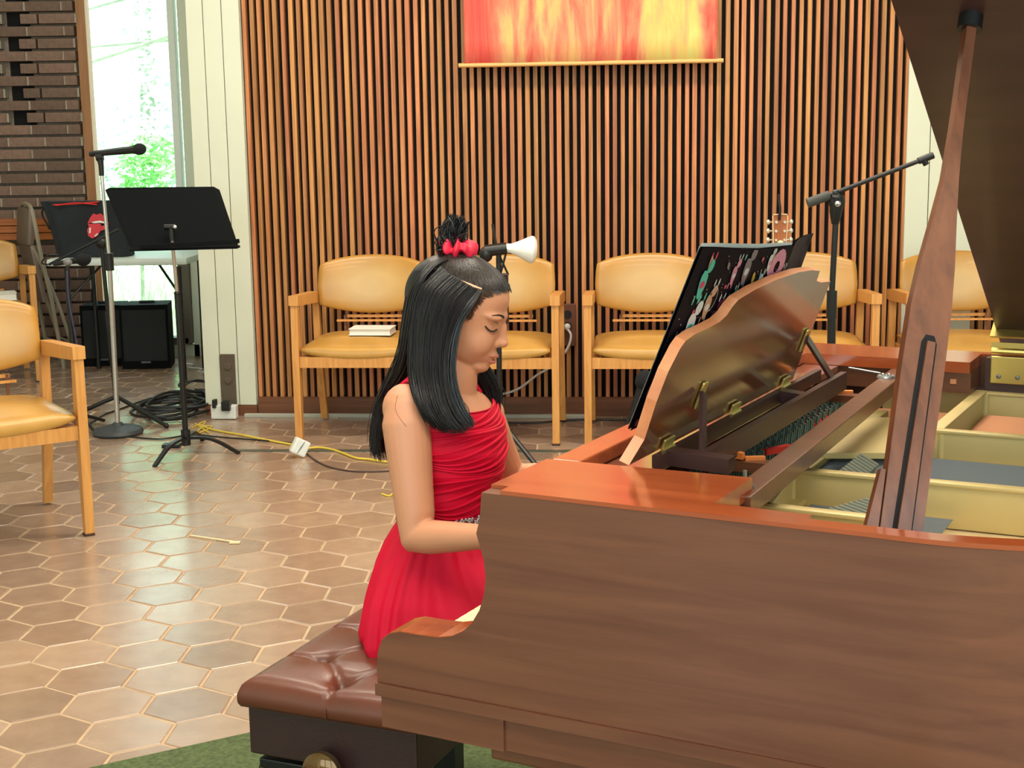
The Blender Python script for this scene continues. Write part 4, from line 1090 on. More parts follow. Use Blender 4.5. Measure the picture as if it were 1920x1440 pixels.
# ---- music desk frame
q = MB(); q.bar((.178, .36, .976), (.178, 1.13, .976), .012, .034); ppart(q, 'desk_frame_bar', MAT['piano_dark'])
q = MB(); q.bar((.128, .29, .984), (.128, 1.13, .984), .012, .022); ppart(q, 'desk_frame_bar', MAT['piano_dark'])
for y in (.34, .88): q = MB(); q.bar((.125, y, .985), (.225 if y < .5 else .18, y, .980), .030, .022); ppart(q, 'desk_frame_arm', MAT['piano_dark'])
DA = math.radians(20)
def dp(qq, t, off=0.0):   # point on the desk: qq along the piano width, t up the slope, off towards the player
    return Vector((.12 + t * math.sin(DA) - off * math.cos(DA), qq, 1.0 + t * math.cos(DA) + off * math.sin(DA)))
shape = [(.214, -.004), (.242, .030), (.236, .090), (.240, .135), (.256, .168), (.268, .178), (.30, .184), (.350, .186), (.395, .190), (.420, .198), (.432, .210), (.450, .219), (.52, .228), (.62, .234), (.74, .235), (.82, .231), (.880, .224), (.884, .205), (.92, .198), (.990, .193), (.992, .13), (.988, .06), (.992, -.004)]
q = MB(); fr_ = [dp(a, b) for a, b in shape]; bk_ = [dp(a, b, .016) for a, b in shape]; n = len(shape)
q.add(fr_ + bk_, [tuple(range(n)), tuple(range(n, 2 * n))[::-1]])
ob_desk = ppart(q, 'music_desk', MAT['piano_desk'])
q = MB(); q.add(fr_ + bk_, [(i, (i + 1) % n, n + (i + 1) % n, n + i) for i in range(n)]); ppart(q, 'desk_edge', MAT['piano_edge'])
def strut(q0, t0, foot):
    o = MB(); a = dp(q0, t0, -.008); o.bar(a, foot, .006, .015, up=(0, 1, 0)); s_ = ppart(o, 'desk_strut', MAT['piano_dark'])
    o = MB(); R = Matrix.Rotation(DA, 3, 'Y'); o.box(dp(q0 + .012, t0 - .008, -.003), (.005, .020, .044), R, bevel=.002); ppart(o, 'strut_bracket', MAT['brass'])
strut(.415, .075, Vector((.172, .365, .985))); strut(.940, .090, Vector((.172, 1.075, .985)))
for h in (.345, .645, .925):
    o = MB(); R = Matrix.Rotation(DA, 3, 'Y')
    o.box(dp(h, .004, -.004), (.004, .040, .018), R, bevel=.001); o.tube([dp(h - .022, -.004, -.007), dp(h + .022, -.004, -.007)], .004, 8); o.box(dp(h, -.014, -.006), (.004, .034, .014), R, bevel=.001)
    ppart(o, 'desk_hinge', MAT['brass'])
# ---- wooden cross beam
q = MB(); q.bar((.290, .175, .966), (.252, 1.285, .966), .036, .028, bevel=.002); ppart(q, 'cross_beam', MAT['piano'])
for (a, b) in ((.292, .22), (.262, 1.17)):
    q = MB(); q.lathe([(0, 0), (.018, 0), (.016, .004), (0, .004)], 20, Matrix.Translation((a - .012, b, .9805))); q.ball((a - .018, b, .985), .004, 8); q.ball((a - .006, b, .985), .004, 8); ppart(q, 'beam_bracket', MAT['steel'], True)
q = MB(); q.tube([(.235, 1.19, .984), (.16, 1.24, .983)], .0022, 6); ppart(q, 'latch_rod', MAT['steel'])
q = MB(); q.tube([(.28, .235, 1.0), (.28, .235, .97)], .003, 6); ppart(q, 'latch_rod', MAT['steel'])
# ---- iron plate
GB = .862
q = MB()
bed = offset(outline, .034)
pl = [(max(p.x, .03), p.y, GB - .012) for p in bed]
q.prism(pl, (0, 0, .010)); ppart(q, 'soundboard', plain('soundboard_spruce', srgb(210, 184, 138), .45, 0, .12, 30))
def rib(a, b, zt=.93, zb=GB, w=.012, name='plate_rib', flange=True):
    q = MB(); q.bar((a[0], a[1], (zt + zb) / 2), (b[0], b[1], (zt + zb) / 2), w, zt - zb, bevel=.003)
    if flange: q.bar((a[0], a[1], zt), (b[0], b[1], zt), w + .010, .006, bevel=.002)
    return ppart(q, name, MAT['gold'], True)
rib((.242, .553), (1.06, .575)); rib((.246, .553), (.278, .322), w=.016); rib((.270, .322), (.50, .318), .93, .885)
rib((.385, .945), (1.62, .955)); rib((.392, .955), (.396, 1.37), w=.014); rib((.20, 1.366), (1.45, 1.372), .928)
q = MB(); q.box((.155, .72, .895), (.17, 1.05, .012), bevel=.003); ppart(q, 'pin_plate', plain('olive_gold', srgb(150, 136, 84), .45, .3))
q = MB(); q.prism([(.187, .765, .898), (.26, .795, .898), (.385, .85, .898), (.388, 1.10, .898), (.30, 1.16, .898), (.22, 1.12, .898), (.15, 1.02, .898), (.115, .93, .898)], (0, 0, .010)); ppart(q, 'plate_web', MAT['gold'])
q = MB(); q.prism([(.26, .32, .878), (.275, .55, .878), (.248, .55, .878), (.235, .32, .878)], (0, 0, .008)); ppart(q, 'plate_web', MAT['gold'])
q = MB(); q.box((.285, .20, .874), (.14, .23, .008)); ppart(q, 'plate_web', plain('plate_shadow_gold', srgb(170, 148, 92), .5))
for (x, y) in ((.252, .545), (.402, .945), (.405, 1.360)):
    q = MB(); q.tube([(x, y, GB), (x, y, .929)], .008, 12); ppart(q, 'plate_boss', MAT['gold'], True)
# tuning pins in slanting rows
q = MB()
for i in range(58):
    y = .42 + i * .0135
    for k in range(4):
        x = .105 + k * .018 + (i % 3) * .004
        q.tube([(x, y + k * .003, .900), (x + .003, y + k * .003, .932)], .0026, 6)
o = ppart(q, 'tuning_pins', plain('pin_blue_steel', srgb(96, 118, 118), .35, .6)); o['kind'] = 'stuff'
# strings
def strings(name, y0, y1, n, x0, x1, z, r, mat, skew=.0):
    q = MB()
    for i in range(n):
        y = y0 + (y1 - y0) * i / (n - 1)
        q.tube([(x0, y, z), (x1, y + skew, z)], r, 5)
    o = ppart(q, name, mat); o['kind'] = 'stuff'
strings('steel_strings', .585, .925, 66, .22, 1.45, .884, .0010, MAT['string_steel'], -.02)
strings('copper_strings', .975, 1.345, 42, .41, 1.55, .886, .0019, MAT['copper'], -.03)
strings('copper_strings', .955, 1.345, 32, .19, .385, .884, .0015, MAT['copper'])
strings('steel_strings', .335, .54, 40, .285, .50, .880, .0009, MAT['string_steel'], .0)
# dampers: grey felt row between ribs
q = MB()
for i in range(13): q.box((.345 + i * .0045, .365 + i * .011, .893), (.050, .0075, .026), Matrix.Rotation(.25, 3, 'Y'), bevel=.002)
ppart(q, 'damper_row', MAT['felt_green'])
q = MB()
for i in range(9): q.box((.322, .60 + i * .016, .905), (.035, .008, .030), Matrix.Rotation(.5, 3, 'Y'), bevel=.002)
ppart(q, 'damper_row', MAT['felt_green'])
# zig-zag wooden guides and red felts
def zig(a, b, n):
    q = MB(); a, b = Vector(a), Vector(b); d = (b - a) / n; s_ = Vector((-d.y, d.x, 0)).normalized() * .010
    for i in range(n):
        c = a + d * (i + .5); q.prism([c - d * .5, c - s_, c + d * .5, c + s_], (0, 0, .010))
    q.bar(b, b + d * 2.4, .012, .006)
    ppart(q, 'guide_strip', MAT['orange_wood'])
zig((.161, .472, .955), (.194, .492, .955), 3); zig((.131, 1.129, .95), (.164, 1.143, .95), 3)
q = MB(); q.box((.200, .492, .945), (.10, .03, .016)); ppart(q, 'guide_base', MAT['piano'])
q = MB(); q.box((.165, 1.140, .940), (.11, .03, .014)); ppart(q, 'guide_base', MAT['piano'])
q = MB(); q.box((.257, .380, .928), (.032, .062, .004), Matrix.Rotation(.15, 3, 'Z')); ppart(q, 'felt_strip', MAT['felt_red'])
q = MB(); q.box((.180, .705, .925), (.012, .06, .010), Matrix.Rotation(-.5, 3, 'Z')); ppart(q, 'felt_strip', MAT['felt_red'])
q = MB(); q.box((.160, 1.03, .914), (.03, .10, .004)); ppart(q, 'felt_strip', MAT['felt_red'])
# hitch pins on the near soundboard corner
q = MB()
for i in range(14): q.tube([(.56 + i * .012, .115 + .006 * i, .850), (.56 + i * .012, .112 + .006 * i, .868)], .0022, 6)
o = ppart(q, 'hitch_pins', MAT['steel']); o['kind'] = 'stuff'
q = MB(); q.bar((.50, .145, .858), (.95, .30, .858), .10, .012); ppart(q, 'bridge', plain('pale_bridge', srgb(206, 178, 132), .5, 0, .2, 60))
q = MB(); q.bar((.62, .30, .862), (.95, .42, .862), .03, .008); ppart(q, 'bridge_felt', MAT['gap'])
# ---- lid on its prop
LA = math.radians(30.3)
lid = [Vector((.42, 0, 0))] + [p for p in curve if p.x > .5 or p.y > .7] + [Vector((.42, 1.44, 0))]
def lw(x, d, h):   # d: distance from the hinge across the lid
    return Vector((x, 1.44 - d * math.cos(LA) - h * math.sin(LA), 1.012 + d * math.sin(LA) - 0 + h * math.cos(LA)))
q = MB(); bot = [lw(p.x, 1.44 - p.y, 0) for p in lid]; topv = [lw(p.x, 1.44 - p.y, .020) for p in lid]; n = len(lid)
q.add(bot + topv, [tuple(range(n)), tuple(range(n, 2 * n))[::-1]] + [(i, (i + 1) % n, n + (i + 1) % n, n + i) for i in range(n)])
ppart(q, 'lid', MAT['piano_dark'])
q = MB(); c = [lw(x, d, h) for x, d, h in ((.43, .03, .0225), (.80, .03, .0225), (.80, 1.38, .0225), (.43, 1.38, .0225))]; q.prism(c, lw(0, 0, .018) - lw(0, 0, 0)); ppart(q, 'lid_front_flap', MAT['piano_dark'])
for x in (.445, 1.2):
    q = MB(); q.box((x + .0, 1.376, .975), (.070, .006, .055), bevel=.002); q.box((x, 1.374, .975 + .05), (.070, .004, .012)); q.tube([(x - .033, 1.372, 1.014), (x + .033, 1.372, 1.014)], .007, 10)
    a = lw(x, .075, -.003); q.bar(lw(x - .033, .095, -.003), lw(x + .033, .095, -.003), .045, .004, up=lw(0, 0, 1) - lw(0, 0, 0))
    h_ = ppart(q, 'lid_hinge', MAT['brass'])
    for dx in (-.018, .018):
        q = MB(); q.ball((x + dx, 1.3725, .962), (.005, .003, .005), 8); ppart(q, 'screw', MAT['steel'], parent=None)
# prop: long tapered board with the half prop nested in it
base = Vector((.512, .125, .955)); tip = Vector((.517, .43, 1.585))
ax = (tip - base); PL = ax.length; ax.normalize()
camdir = Vector((.88, -1.58, 0)).normalized()
sd = ax.cross(Vector((camdir.x, camdir.y, 0))).normalized(); sd = -sd if sd.x < 0 else sd
nr = sd.cross(ax).normalized()
def pp(s_, w, d=0): return base + ax * s_ + sd * w + nr * d
q = MB()
wl_p = [(0.0, -.028), (.10, -.029), (.22, -.030), (.30, -.029), (.36, -.024), (.42, -.016), (.48, -.009), (.55, -.007), (PL, -.007)]
wr_p = [(PL, .006), (.55, .007), (.48, .010), (.42, .0150), (.36, .0205), (.30, .0240), (.22, .0250), (.10, .0250), (0, .0250)]
q.prism([pp(s_, w, -.009) for s_, w in wl_p + wr_p], nr * .018); ppart(q, 'lid_prop', MAT['prop'])
side = 1 if (pp(0, 0, 1) - pp(0, 0, 0)).dot(camdir) > 0 else -1
q = MB(); q.prism([pp(s_, w, .0092 * side) for s_, w in ((0, -.0135), (.255, -.0095), (.265, -.005), (.265, .006), (.255, .0105), (0, .0115))], nr * .0006 * side); ppart(q, 'prop_slot', MAT['gap'])
q = MB(); q.prism([pp(s_, w, .0095 * side) for s_, w in ((0, -.0085), (.256, -.0035), (.256, .0070), (0, .0085))], nr * .005 * side); ppart(q, 'half_prop', MAT['prop'])
q = MB(); q.prism([pp(s_, w, -.006) for s_, w in ((-.0, -.046), (.085, -.037), (.085, -.031), (0, -.030))], nr * .014); ppart(q, 'prop_block', MAT['prop'])
q = MB(); q.tube([tip - ax * .005, tip + ax * .03], .016, 12); ppart(q, 'prop_cup', MAT['black'], True)
# legs and pedals
for (x, y) in ((.13, .10), (.13, 1.30), (1.40, .98)):
    q = MB(); q.box((x, y, .628), (.27 if x < 1 else .2, .15, .028), bevel=.004); ppart(q, 'leg_block', MAT['piano'])
    q = MB(); q.lathe([(0, .09), (.030, .09), (.034, .2), (.055, .45), (.062, .56), (.055, .59), (.066, .612), (0, .612)], 8, Matrix.Translation((x, y, 0))); l_ = ppart(q, 'leg', MAT['piano'])
    q = MB(); q.tube([(x, y, .0), (x, y, .0)], .01, 4) if False else q.lathe([(0, .012), (.012, .012), (.012, .09), (0, .09)], 10, Matrix.Translation((x, y, 0))); q.tube([(x - .012, y, .037), (x + .012, y, .037)], .026, 16); ppart(q, 'caster', MAT['brass'], True)
q = MB(); q.box((.22, .72, .36), (.05, .16, .57)); q.box((.20, .72, .10), (.09, .22, .09), bevel=.006); ppart(q, 'pedal_lyre', MAT['piano'])
for k in (-1, 0, 1): q = MB(); q.box((.10, .72 + k * .06, .075), (.13, .026, .008), bevel=.003); ppart(q, 'pedal', MAT['brass'])

# ================================================================== MUSIC BOOK ON THE DESK
mb = empty('music_book', pw(.10, .5, 1.0), -PA, 'open music book with black cover printed with pink doughnuts and small animals', 'book')
def bp(qq, t, off=0.0): return dp(qq, t, .022 + off) - Vector((.10, .5, 1.0))
cov = [(.236, .040), (.268, .308), (.34, .301), (.47, .293), (.60, .283), (.735, .274)]
def cover_pt(u, v):
    # u along the width (0..1), v up
    top = np.interp(u, [0, .15, .35, .6, 1], [.308, .302, .293, .283, .274])
    qb = .236 + u * .50; qt = .268 + u * .467
    return (qb + (qt - qb) * v, .035 + (top - .035) * v)
q = MB(); q.grid(lambda u, v: bp(*cover_pt(u, v)), 16, 8); q.grid(lambda u, v: bp(*cover_pt(u, v), .004), 16, 8)
q.build('cover', plain('black_print_cover', srgb(12, 9, 20), .6, spec=.08), parent=mb)
# right leaf of the cover, swung towards the player
def leaf_pt(u, v): 
    a = bp(.735, .035 + .239 * v); sh = Vector((-.02 * math.sin(u * 2.2) + .01 * u, .135 * u, .012 * u * v)); return a + sh
q = MB(); q.grid(lambda u, v: leaf_pt(u, v), 10, 8); q.grid(lambda u, v: leaf_pt(u, v) - Vector((.004, 0, 0)), 10, 8); q.build('cover', plain('black_print_cover_side', srgb(46, 38, 44), .5, var=.7, scale=70, spec=.2), parent=mb)
q = MB(); q.grid(lambda u, v: bp(*cover_pt(u, v), .006 + .006 * math.sin(PI * u)) + Vector((0, .01, .003)), 14, 6)
q.grid(lambda u, v: bp(*cover_pt(u, v), .009 + .012 * math.sin(PI * u)) + Vector((0, .01, -.002)), 14, 6); q.build('page', MAT['white_paper'], parent=mb)
# printed doodles: flat print on the cover, in its own colours
cols = {'pink': srgb(206, 132, 160), 'hot': srgb(200, 52, 100), 'teal': srgb(52, 180, 160), 'white': srgb(206, 212, 214), 'grey': srgb(112, 106, 118), 'yellow': srgb(190, 160, 60), 'tan': srgb(190, 150, 120), 'wine': srgb(140, 50, 84)}
cm_ = [plain('print_' + k, v, .35) for k, v in cols.items()]; ck = list(cols)
pr = MB()
def on(u, v): p = bp(*cover_pt(u, v), -.0012); return p
def blob(u, v, ru, rv, col, n=12, a0=0.0, wob=0.0, hole=0.0, lift=0.0):
    pr.cur = ck.index(col)
    du = ru; dv = rv
    ring = []
    for i in range(n):
        a = 2 * PI * i / n; k = 1 + wob * math.sin(3 * a + a0)
        x = du * math.cos(a) * k; y = dv * math.sin(a) * k
        x, y = x * math.cos(a0) - y * math.sin(a0) * (ru / max(rv, 1e-4)) * .5, y
        ring.append((x, y))
    P_ = [on(min(max(u + x, 0.004), .996), min(max(v + y, .004), .996)) - Vector((-.0004 - lift, 0, 0)) for x, y in ring]
    if hole > 0:
        Q_ = [on(u + x * hole, v + y * hole) + Vector((.0004 + lift, 0, 0)) for x, y in ring]
        pr.add(P_ + Q_, [(i, (i + 1) % n, n + (i + 1) % n, n + i) for i in range(n)])
    else: pr.add(P_, [tuple(range(n))])
for (u, v, r, c) in ((.86, .86, .085, 'pink'), (.05, .22, .045, 'pink'), (.55, .3, .05, 'pink')):
    blob(u, v, r, r * 1.5, c, 16, hole=.33)
    for k in range(6): blob(u + .6 * r * math.cos(k * 1.05), v + .9 * r * math.sin(k * 1.05), .004, .006, 'wine', 5, lift=.0005)
def animal(u, v, s, body, accent):
    s *= 1.5
    blob(u, v, .022 * s, .05 * s, body, 12, .5, .1); blob(u + .012 * s, v + .06 * s, .016 * s, .024 * s, body, 10)
    blob(u - .004 * s, v + .092 * s, .004 * s, .016 * s, accent, 6); blob(u + .020 * s, v + .095 * s, .004 * s, .016 * s, accent, 6)
    for k in (-1, 1): blob(u + k * .014 * s, v - .055 * s, .004 * s, .018 * s, body, 6)
    blob(u, v - .005, .012 * s, .014 * s, accent, 8, lift=.0005)
S_=1.45
animal(.12, .80, 1.1, 'teal', 'hot'); animal(.25, .66, 1.0, 'tan', 'white'); animal(.16, .55, 1.2, 'white', 'teal'); animal(.52, .86, 1.2, 'grey', 'white'); animal(.36, .55, 1.1, 'wine', 'white'); animal(.70, .70, 1.0, 'white', 'grey'); animal(.07, .38, 1.0, 'white', 'grey'); animal(.24, .34, .9, 'grey', 'white'); animal(.86, .66, .9, 'white', 'hot'); animal(.42, .32, .9, 'teal', 'white')
animal(.40, .84, .8, 'pink', 'white'); animal(.60, .62, .9, 'tan', 'hot'); animal(.76, .90, .8, 'white', 'pink'); animal(.96, .76, .7, 'grey', 'white'); animal(.33, .40, .8, 'white', 'hot'); animal(.14, .22, .8, 'wine', 'white'); animal(.48, .66, .7, 'teal', 'white')
blob(.27, .70, .042, .075, 'white', 20, hole=.94)
for (u, v, ru, rv, c, a) in ((.63, .80, .022, .05, 'yellow', .8), (.78, .93, .010, .05, 'tan', 0), (.12, .92, .014, .04, 'tan', .5), (.31, .90, .018, .022, 'grey', .8), (.46, .95, .008, .02, 'teal', 0), (.66, .93, .012, .016, 'hot', 0), (.36, .77, .010, .014, 'hot', 0), (.70, .82, .010, .014, 'teal', 0), (.14, .64, .010, .014, 'hot', 0), (.25, .50, .014, .02, 'wine', 0), (.10, .28, .02, .05, 'wine', .6), (.05, .10, .018, .03, 'pink', .4), (.02, .04, .012, .02, 'wine', 0)):
    blob(u, v, ru, rv, c, 10, a, .08)
for i in range(170): 
    u_, v_ = rnd.uniform(.02, .98), rnd.uniform(.03, .97); blob(u_, v_, .003, .0045, rnd.choice(['white', 'white', 'pink', 'teal', 'grey']), 5)
pr.build('cover_print', cm_, parent=mb, fix=False)['kind'] = 'stuff'

# ================================================================== PIANO BENCH
bn_o = pw(-.541, .747, .003)
bench = empty('piano_bench', bn_o, -PA + .085, 'tufted brown leather piano bench with a dark side panel and bronze knob', 'bench')
bx, by, zt = .168, .392, .440
q = MB(); q.box((0, 0, .405), (2 * bx, 2 * by, .090), bevel=.004); q.build('box', MAT['leather_dark'], parent=bench)
# tufted cushion
butt = [(x, y) for x in (-.085, .085) for y in (-.26, -.09, .09, .26)] + [(0, y) for y in (-.345, -.175, 0, .175, .345)]
def tuft(u, v):
    x = (u - .5) * 2 * (bx + .012); y = (v - .5) * 2 * (by + .012)
    ex = (1 - abs(u - .5) * 2) * bx; ey = (1 - abs(v - .5) * 2) * by
    e_ = min(ex, ey); edge = (1 - max(0, 1 - e_ / .035) ** 2) ** .5 if e_ < .035 else 1
    z = .478 + .024 * edge + .014 * min(1, e_ / .12)
    for (bx_, by_) in butt:
        d = math.hypot(x - bx_, y - by_); z -= .015 * math.exp(-(d / .020) ** 2) + .006 * math.exp(-(d / .05) ** 2)
    # creases between neighbouring buttons
    for (ax_, ay_), (cx_, cy_) in creases:
        vx, vy = cx_ - ax_, cy_ - ay_; L2 = vx * vx + vy * vy
        t = max(0, min(1, ((x - ax_) * vx + (y - ay_) * vy) / L2)); d = math.hypot(x - ax_ - t * vx, y - ay_ - t * vy)
        z -= .006 * math.exp(-(d / .007) ** 2)
    return (x, y, z)
creases = []
for i, a in enumerate(butt):
    for b in butt[i + 1:]:
        if math.hypot(a[0] - b[0], a[1] - b[1]) < .135 and a[0] != b[0]: creases.append((a, b))
    if abs(a[1]) > .3: creases.append((a, (a[0], math.copysign(by, a[1]))))
    if abs(a[0]) > .05: creases.append((a, (math.copysign(bx, a[0]), a[1])))
q = MB(); NU, NV = 72, 150
q.grid(tuft, NU, NV)
ring = [(i, 0) for i in range(NU)] + [(NU - 1, j) for j in range(1, NV)] + [(i, NV - 1) for i in range(NU - 2, -1, -1)] + [(0, j) for j in range(NV - 2, 0, -1)]
idx = [i * NV + j for i, j in ring]
prev = idx
for (sc, z) in ((1.006, .474), (1.008, .466), (1.004, .458), (.985, .451)):
    base_i = len(q.v)
    q.v += [(q.v[k][0] * sc, q.v[k][1] * (1 + (sc - 1) * .5), z) for k in idx]
    cur = list(range(base_i, base_i + len(idx)))
    for i in range(len(idx)):
        j = (i + 1) % len(idx); q.f.append((prev[i], prev[j], cur[j], cur[i])); q.m.append(0)
    prev = cur
q.f.append(tuple(prev)); q.m.append(0)
q.build('cushion', MAT['leather'], parent=bench, smooth='all')
for (a, b) in butt:
    q = MB(); z = tuft(a / (2 * (bx + .012)) + .5, b / (2 * (by + .012)) + .5)[2]; q.ball((a, b, z + .003), (.010, .010, .006), 10); q.build('button', MAT['leather'], parent=bench, smooth=True)
q = MB(); q.tube([(0, -by - .0135, .474), (0, -by - .0160, .466), (0, -by - .0150, .458), (0, -by - .011, .452)], .0018, 6); q.build('seam', MAT['leather'], parent=bench)
q = MB(); q.lathe([(0, 0), (.012, 0), (.012, .016), (.030, .018), (.036, .026), (.036, .038), (.028, .045), (.008, .048), (0, .048)], 36, Matrix.Translation((.000, -by, .366)) @ Matrix.Rotation(PI / 2, 4, 'X')); q.build('knob', plain('bronze_knob', srgb(104, 76, 36), .12, .75, coat=.6), parent=bench, smooth=True)
for y in (-by + .04, by - .04):
    q = MB(); q.box((0, y, .342), (2 * bx - .03, .07, .018), bevel=.003); q.build('mechanism_rail', MAT['black'], parent=bench)
for (x, y) in ((-bx + .035, -by + .04), (bx - .035, -by + .04), (-bx + .035, by - .04), (bx - .035, by - .04)):
    q = MB(); q.box((x, y, .168), (.055, .055, .33), bevel=.004); q.build('leg', MAT['black'], parent=bench)
    q = MB(); q.box((x, y - .0285, .29), (.045, .003, .08)); q.build('leg_inlay', plain('gold_inlay', srgb(150, 116, 40), .3, .6), parent=bench)
# ================================================================== THE GIRL
GY0 = 2.66
def P(px, py, dy=0.0): return atY(px, py, GY0 + dy)
GO = P(818, 1200, 0); GO.z = .003
girl = empty('person', GO, 0, 'seated girl with long black half-up hair in a red sleeveless dress, playing the piano', 'person')
def loc(v): return Vector(v) - GO
BY_ = math.radians(-24)                       # torso heading
F = Vector((math.cos(BY_), math.sin(BY_), 0)); Rt = Vector((math.sin(BY_), -math.cos(BY_), 0))   # forward, her right (near camera)
Hc = P(859, 586, 0)
ht, hy = math.radians(20), math.radians(-5)
hf = Vector((math.cos(ht) * math.cos(hy), math.cos(ht) * math.sin(hy), -math.sin(ht)))
hl = Vector((-math.sin(hy), math.cos(hy), 0)); hu = hf.cross(hl)
def hw(f, l, u): return Hc + hf * f + hl * l + hu * u
ELL = [((-.012, 0, .022), (.093, .070, .080)), ((.020, 0, .044), (.064, .057, .050)), ((.060, 0, .022), (.030, .028, .016)), ((.083, 0, -.019), (.020, .0085, .013)), ((.020, 0, -.012), (.067, .056, .076)), ((.022, 0, -.052), (.055, .047, .040)),
       ((.062, 0, -.079), (.026, .023, .017)), ((.058, 0, -.052), (.034, .030, .028)),
       ((.081, 0, -.0505), (.015, .019, .0055)), ((.079, 0, -.0655), (.0140, .016, .0060)),
       ((.076, 0, -.010), (.0225, .009, .028)), ((.0940, 0, -.026), (.0130, .0105, .0095)), ((.0835, .0115, -.0300), (.0115, .0080, .0085)), ((.0835, -.0115, -.0300), (.0115, .0080, .0085)),
       ((.054, .030, .020), (.030, .022, .010)), ((.054, -.030, .020), (.030, .022, .010)), ((.046, .025, -.032), (.036, .026, .034)), ((.046, -.025, -.032), (.036, .026, .034))]
EC = np.array([e[0] for e in ELL]); ER = np.array([e[1] for e in ELL])
def head_r(D):
    D = np.asarray(D, float)
    d = D[:, None, :] / ER[None]; c = EC / ER
    A = (d * d).sum(2); B = -(d * c[None]).sum(2); Cc = (c * c).sum(1)[None] - 1
    disc = B * B - A * Cc
    t = np.where(disc > 0, (-B + np.sqrt(np.maximum(disc, 0))) / A, 1e-3)
    t = np.maximum(t, 1e-3)
    p = 26.0
    m = t.max(1)
    return m * (((t / m[:, None]) ** p).sum(1)) ** (1 / p)
def head_grid(nu, nv, extra=0.0):
    A = np.linspace(0, 2 * PI, nu, endpoint=False); Bq = np.linspace(-PI / 2 + .01, PI / 2 - .01, nv)
    AA, BB = np.meshgrid(A, Bq, indexing='ij')
    D = np.stack([np.cos(BB) * np.cos(AA), np.cos(BB) * np.sin(AA), np.sin(BB)], 2).reshape(-1, 3)
    r = head_r(D)
    # eye sockets
    for s in (-1, 1):
        for (e, k, w) in (((.066, s * .027, .010), .0045, .080),):
            e = np.array(e); e = e / np.linalg.norm(e); ang = np.arccos(np.clip(D @ e, -1, 1)); r = r - k * np.exp(-(ang / w) ** 2)
    return D * (r[:, None] + extra)
body = MB()
NU_, NV_ = 220, 150
HP = head_grid(NU_, NV_)
body.add([hw(*p) for p in HP], [(i * NV_ + j, ((i + 1) % NU_) * NV_ + j, ((i + 1) % NU_) * NV_ + j + 1, i * NV_ + j + 1) for i in range(NU_) for j in range(NV_ - 1)] + [tuple(i * NV_ for i in range(NU_))[::-1], tuple(i * NV_ + NV_ - 1 for i in range(NU_))])
# neck
body.tube([hw(-.022, 0, -.02), hw(-.020, 0, -.055), P(856, 706), P(850, 740), P(846, 775)], [.044, .043, .041, .045, .060], 28)
RINGS = [(848, 736, .044, .052), (844, 748, .058, .092), (842, 768, .076, .118), (843, 800, .090, .120), (845, 840, .096, .114), (844, 880, .090, .106), (840, 930, .080, .098), (836, 972, .077, .096), (828, 1030, .092, .112), (818, 1090, .108, .128), (816, 1150, .112, .132), (816, 1188, .085, .11)]
def ring_pt(c, a, b, th, add=0.0):
    return c + F * (a + add) * math.cos(th) + Rt * (b + add) * math.sin(th)
def ring_interp(t):
    x = t * (len(RINGS) - 1); i = min(int(x), len(RINGS) - 2); k = x - i
    A_, B_ = RINGS[i], RINGS[i + 1]
    r = [A_[j] * (1 - k) + B_[j] * k for j in range(4)]
    return P(r[0], r[1]), r[2], r[3]
body.grid(lambda u, v: ring_pt(*ring_interp(v), 2 * PI * u), 40, 40, closeu=True)
n0 = len(body.v) - 1600
body.f += [tuple(n0 + i * 40 for i in range(40)), tuple(n0 + i * 40 + 39 for i in range(40))[::-1]]; body.m += [0, 0]
# arms and hands
def hand(q, W_, tipdir, side, palm_n, spread=1.0):
    d = tipdir.normalized(); n = palm_n.normalized(); s = d.cross(n).normalized() * side    # s points to the thumb side
    ps = [W_ + d * t for t in (-.015, .012, .035, .06, .072)]
    for k in (-.021, -.007, .007, .021):
        q.tube([p + s * k * (0.55 + .45 * min(1, i / 2.)) for i, p in enumerate(ps)], [.014, .0125, .0125, .0115, .010], 10)
    for k, ln in ((.024, .058), (.008, .066), (-.008, .062), (-.024, .048)):
        b0 = W_ + d * .066 + s * k
        q.tube([b0, b0 + d * ln * .38 + s * k * .12 - n * .000 + n * .004, b0 + d * ln * .68 + s * k * .2 - n * .010, b0 + d * ln * .86 + s * k * .22 - n * .021], [.0088, .0080, .0074, .0060], 10)
    t0 = W_ + d * .015 + s * .018
    q.tube([t0, t0 + d * .028 + s * .022 - n * .004, t0 + d * .050 + s * .028 - n * .014, t0 + d * .068 + s * .026 - n * .022], [.0120, .0105, .009, .0066], 10)
Wn = pw(-.232, .505, .776); Wf = pw(-.232, .925, .792)
Sn = P(759, 765, -.105); En = P(783, 1007, -.165)
Sf = P(905, 778, .125); Ef = P(960, 898, .22)
body.ball(Sn + Vector((0.004, .008, -.002)), (.046, .046, .047), 20)
body.tube([P(822, 752, -.04), P(795, 756, -.075), Sn + Vector((.006, .006, -.002))], [.036, .040, .040], 22)
body.tube([Sn + Vector((0, 0, .012)), Sn + (En - Sn) * .12, Sn + (En - Sn) * .3, Sn + (En - Sn) * .55, Sn + (En - Sn) * .82, En, En + (Wn - En) * .12], [.034, .0445, .0425, .0385, .0355, .0325, .030], 22)
body.tube([En + (Sn - En) * .1, En, En + (Wn - En) * .15, En + (Wn - En) * .4, En + (Wn - En) * .75, Wn], [.031, .0325, .0310, .0275, .0215, .0175], 20)
body.ball(Sf, (.044, .044, .046), 18)
body.tube([P(868, 762, .05), Sf, Sf + (Ef - Sf) * .5, Ef], [.036, .043, .036, .031], 18)
body.tube([Ef + (Sf - Ef) * .08, Ef, Ef + (Wf - Ef) * .25, Ef + (Wf - Ef) * .7, Wf], [.030, .031, .031, .024, .019], 18)
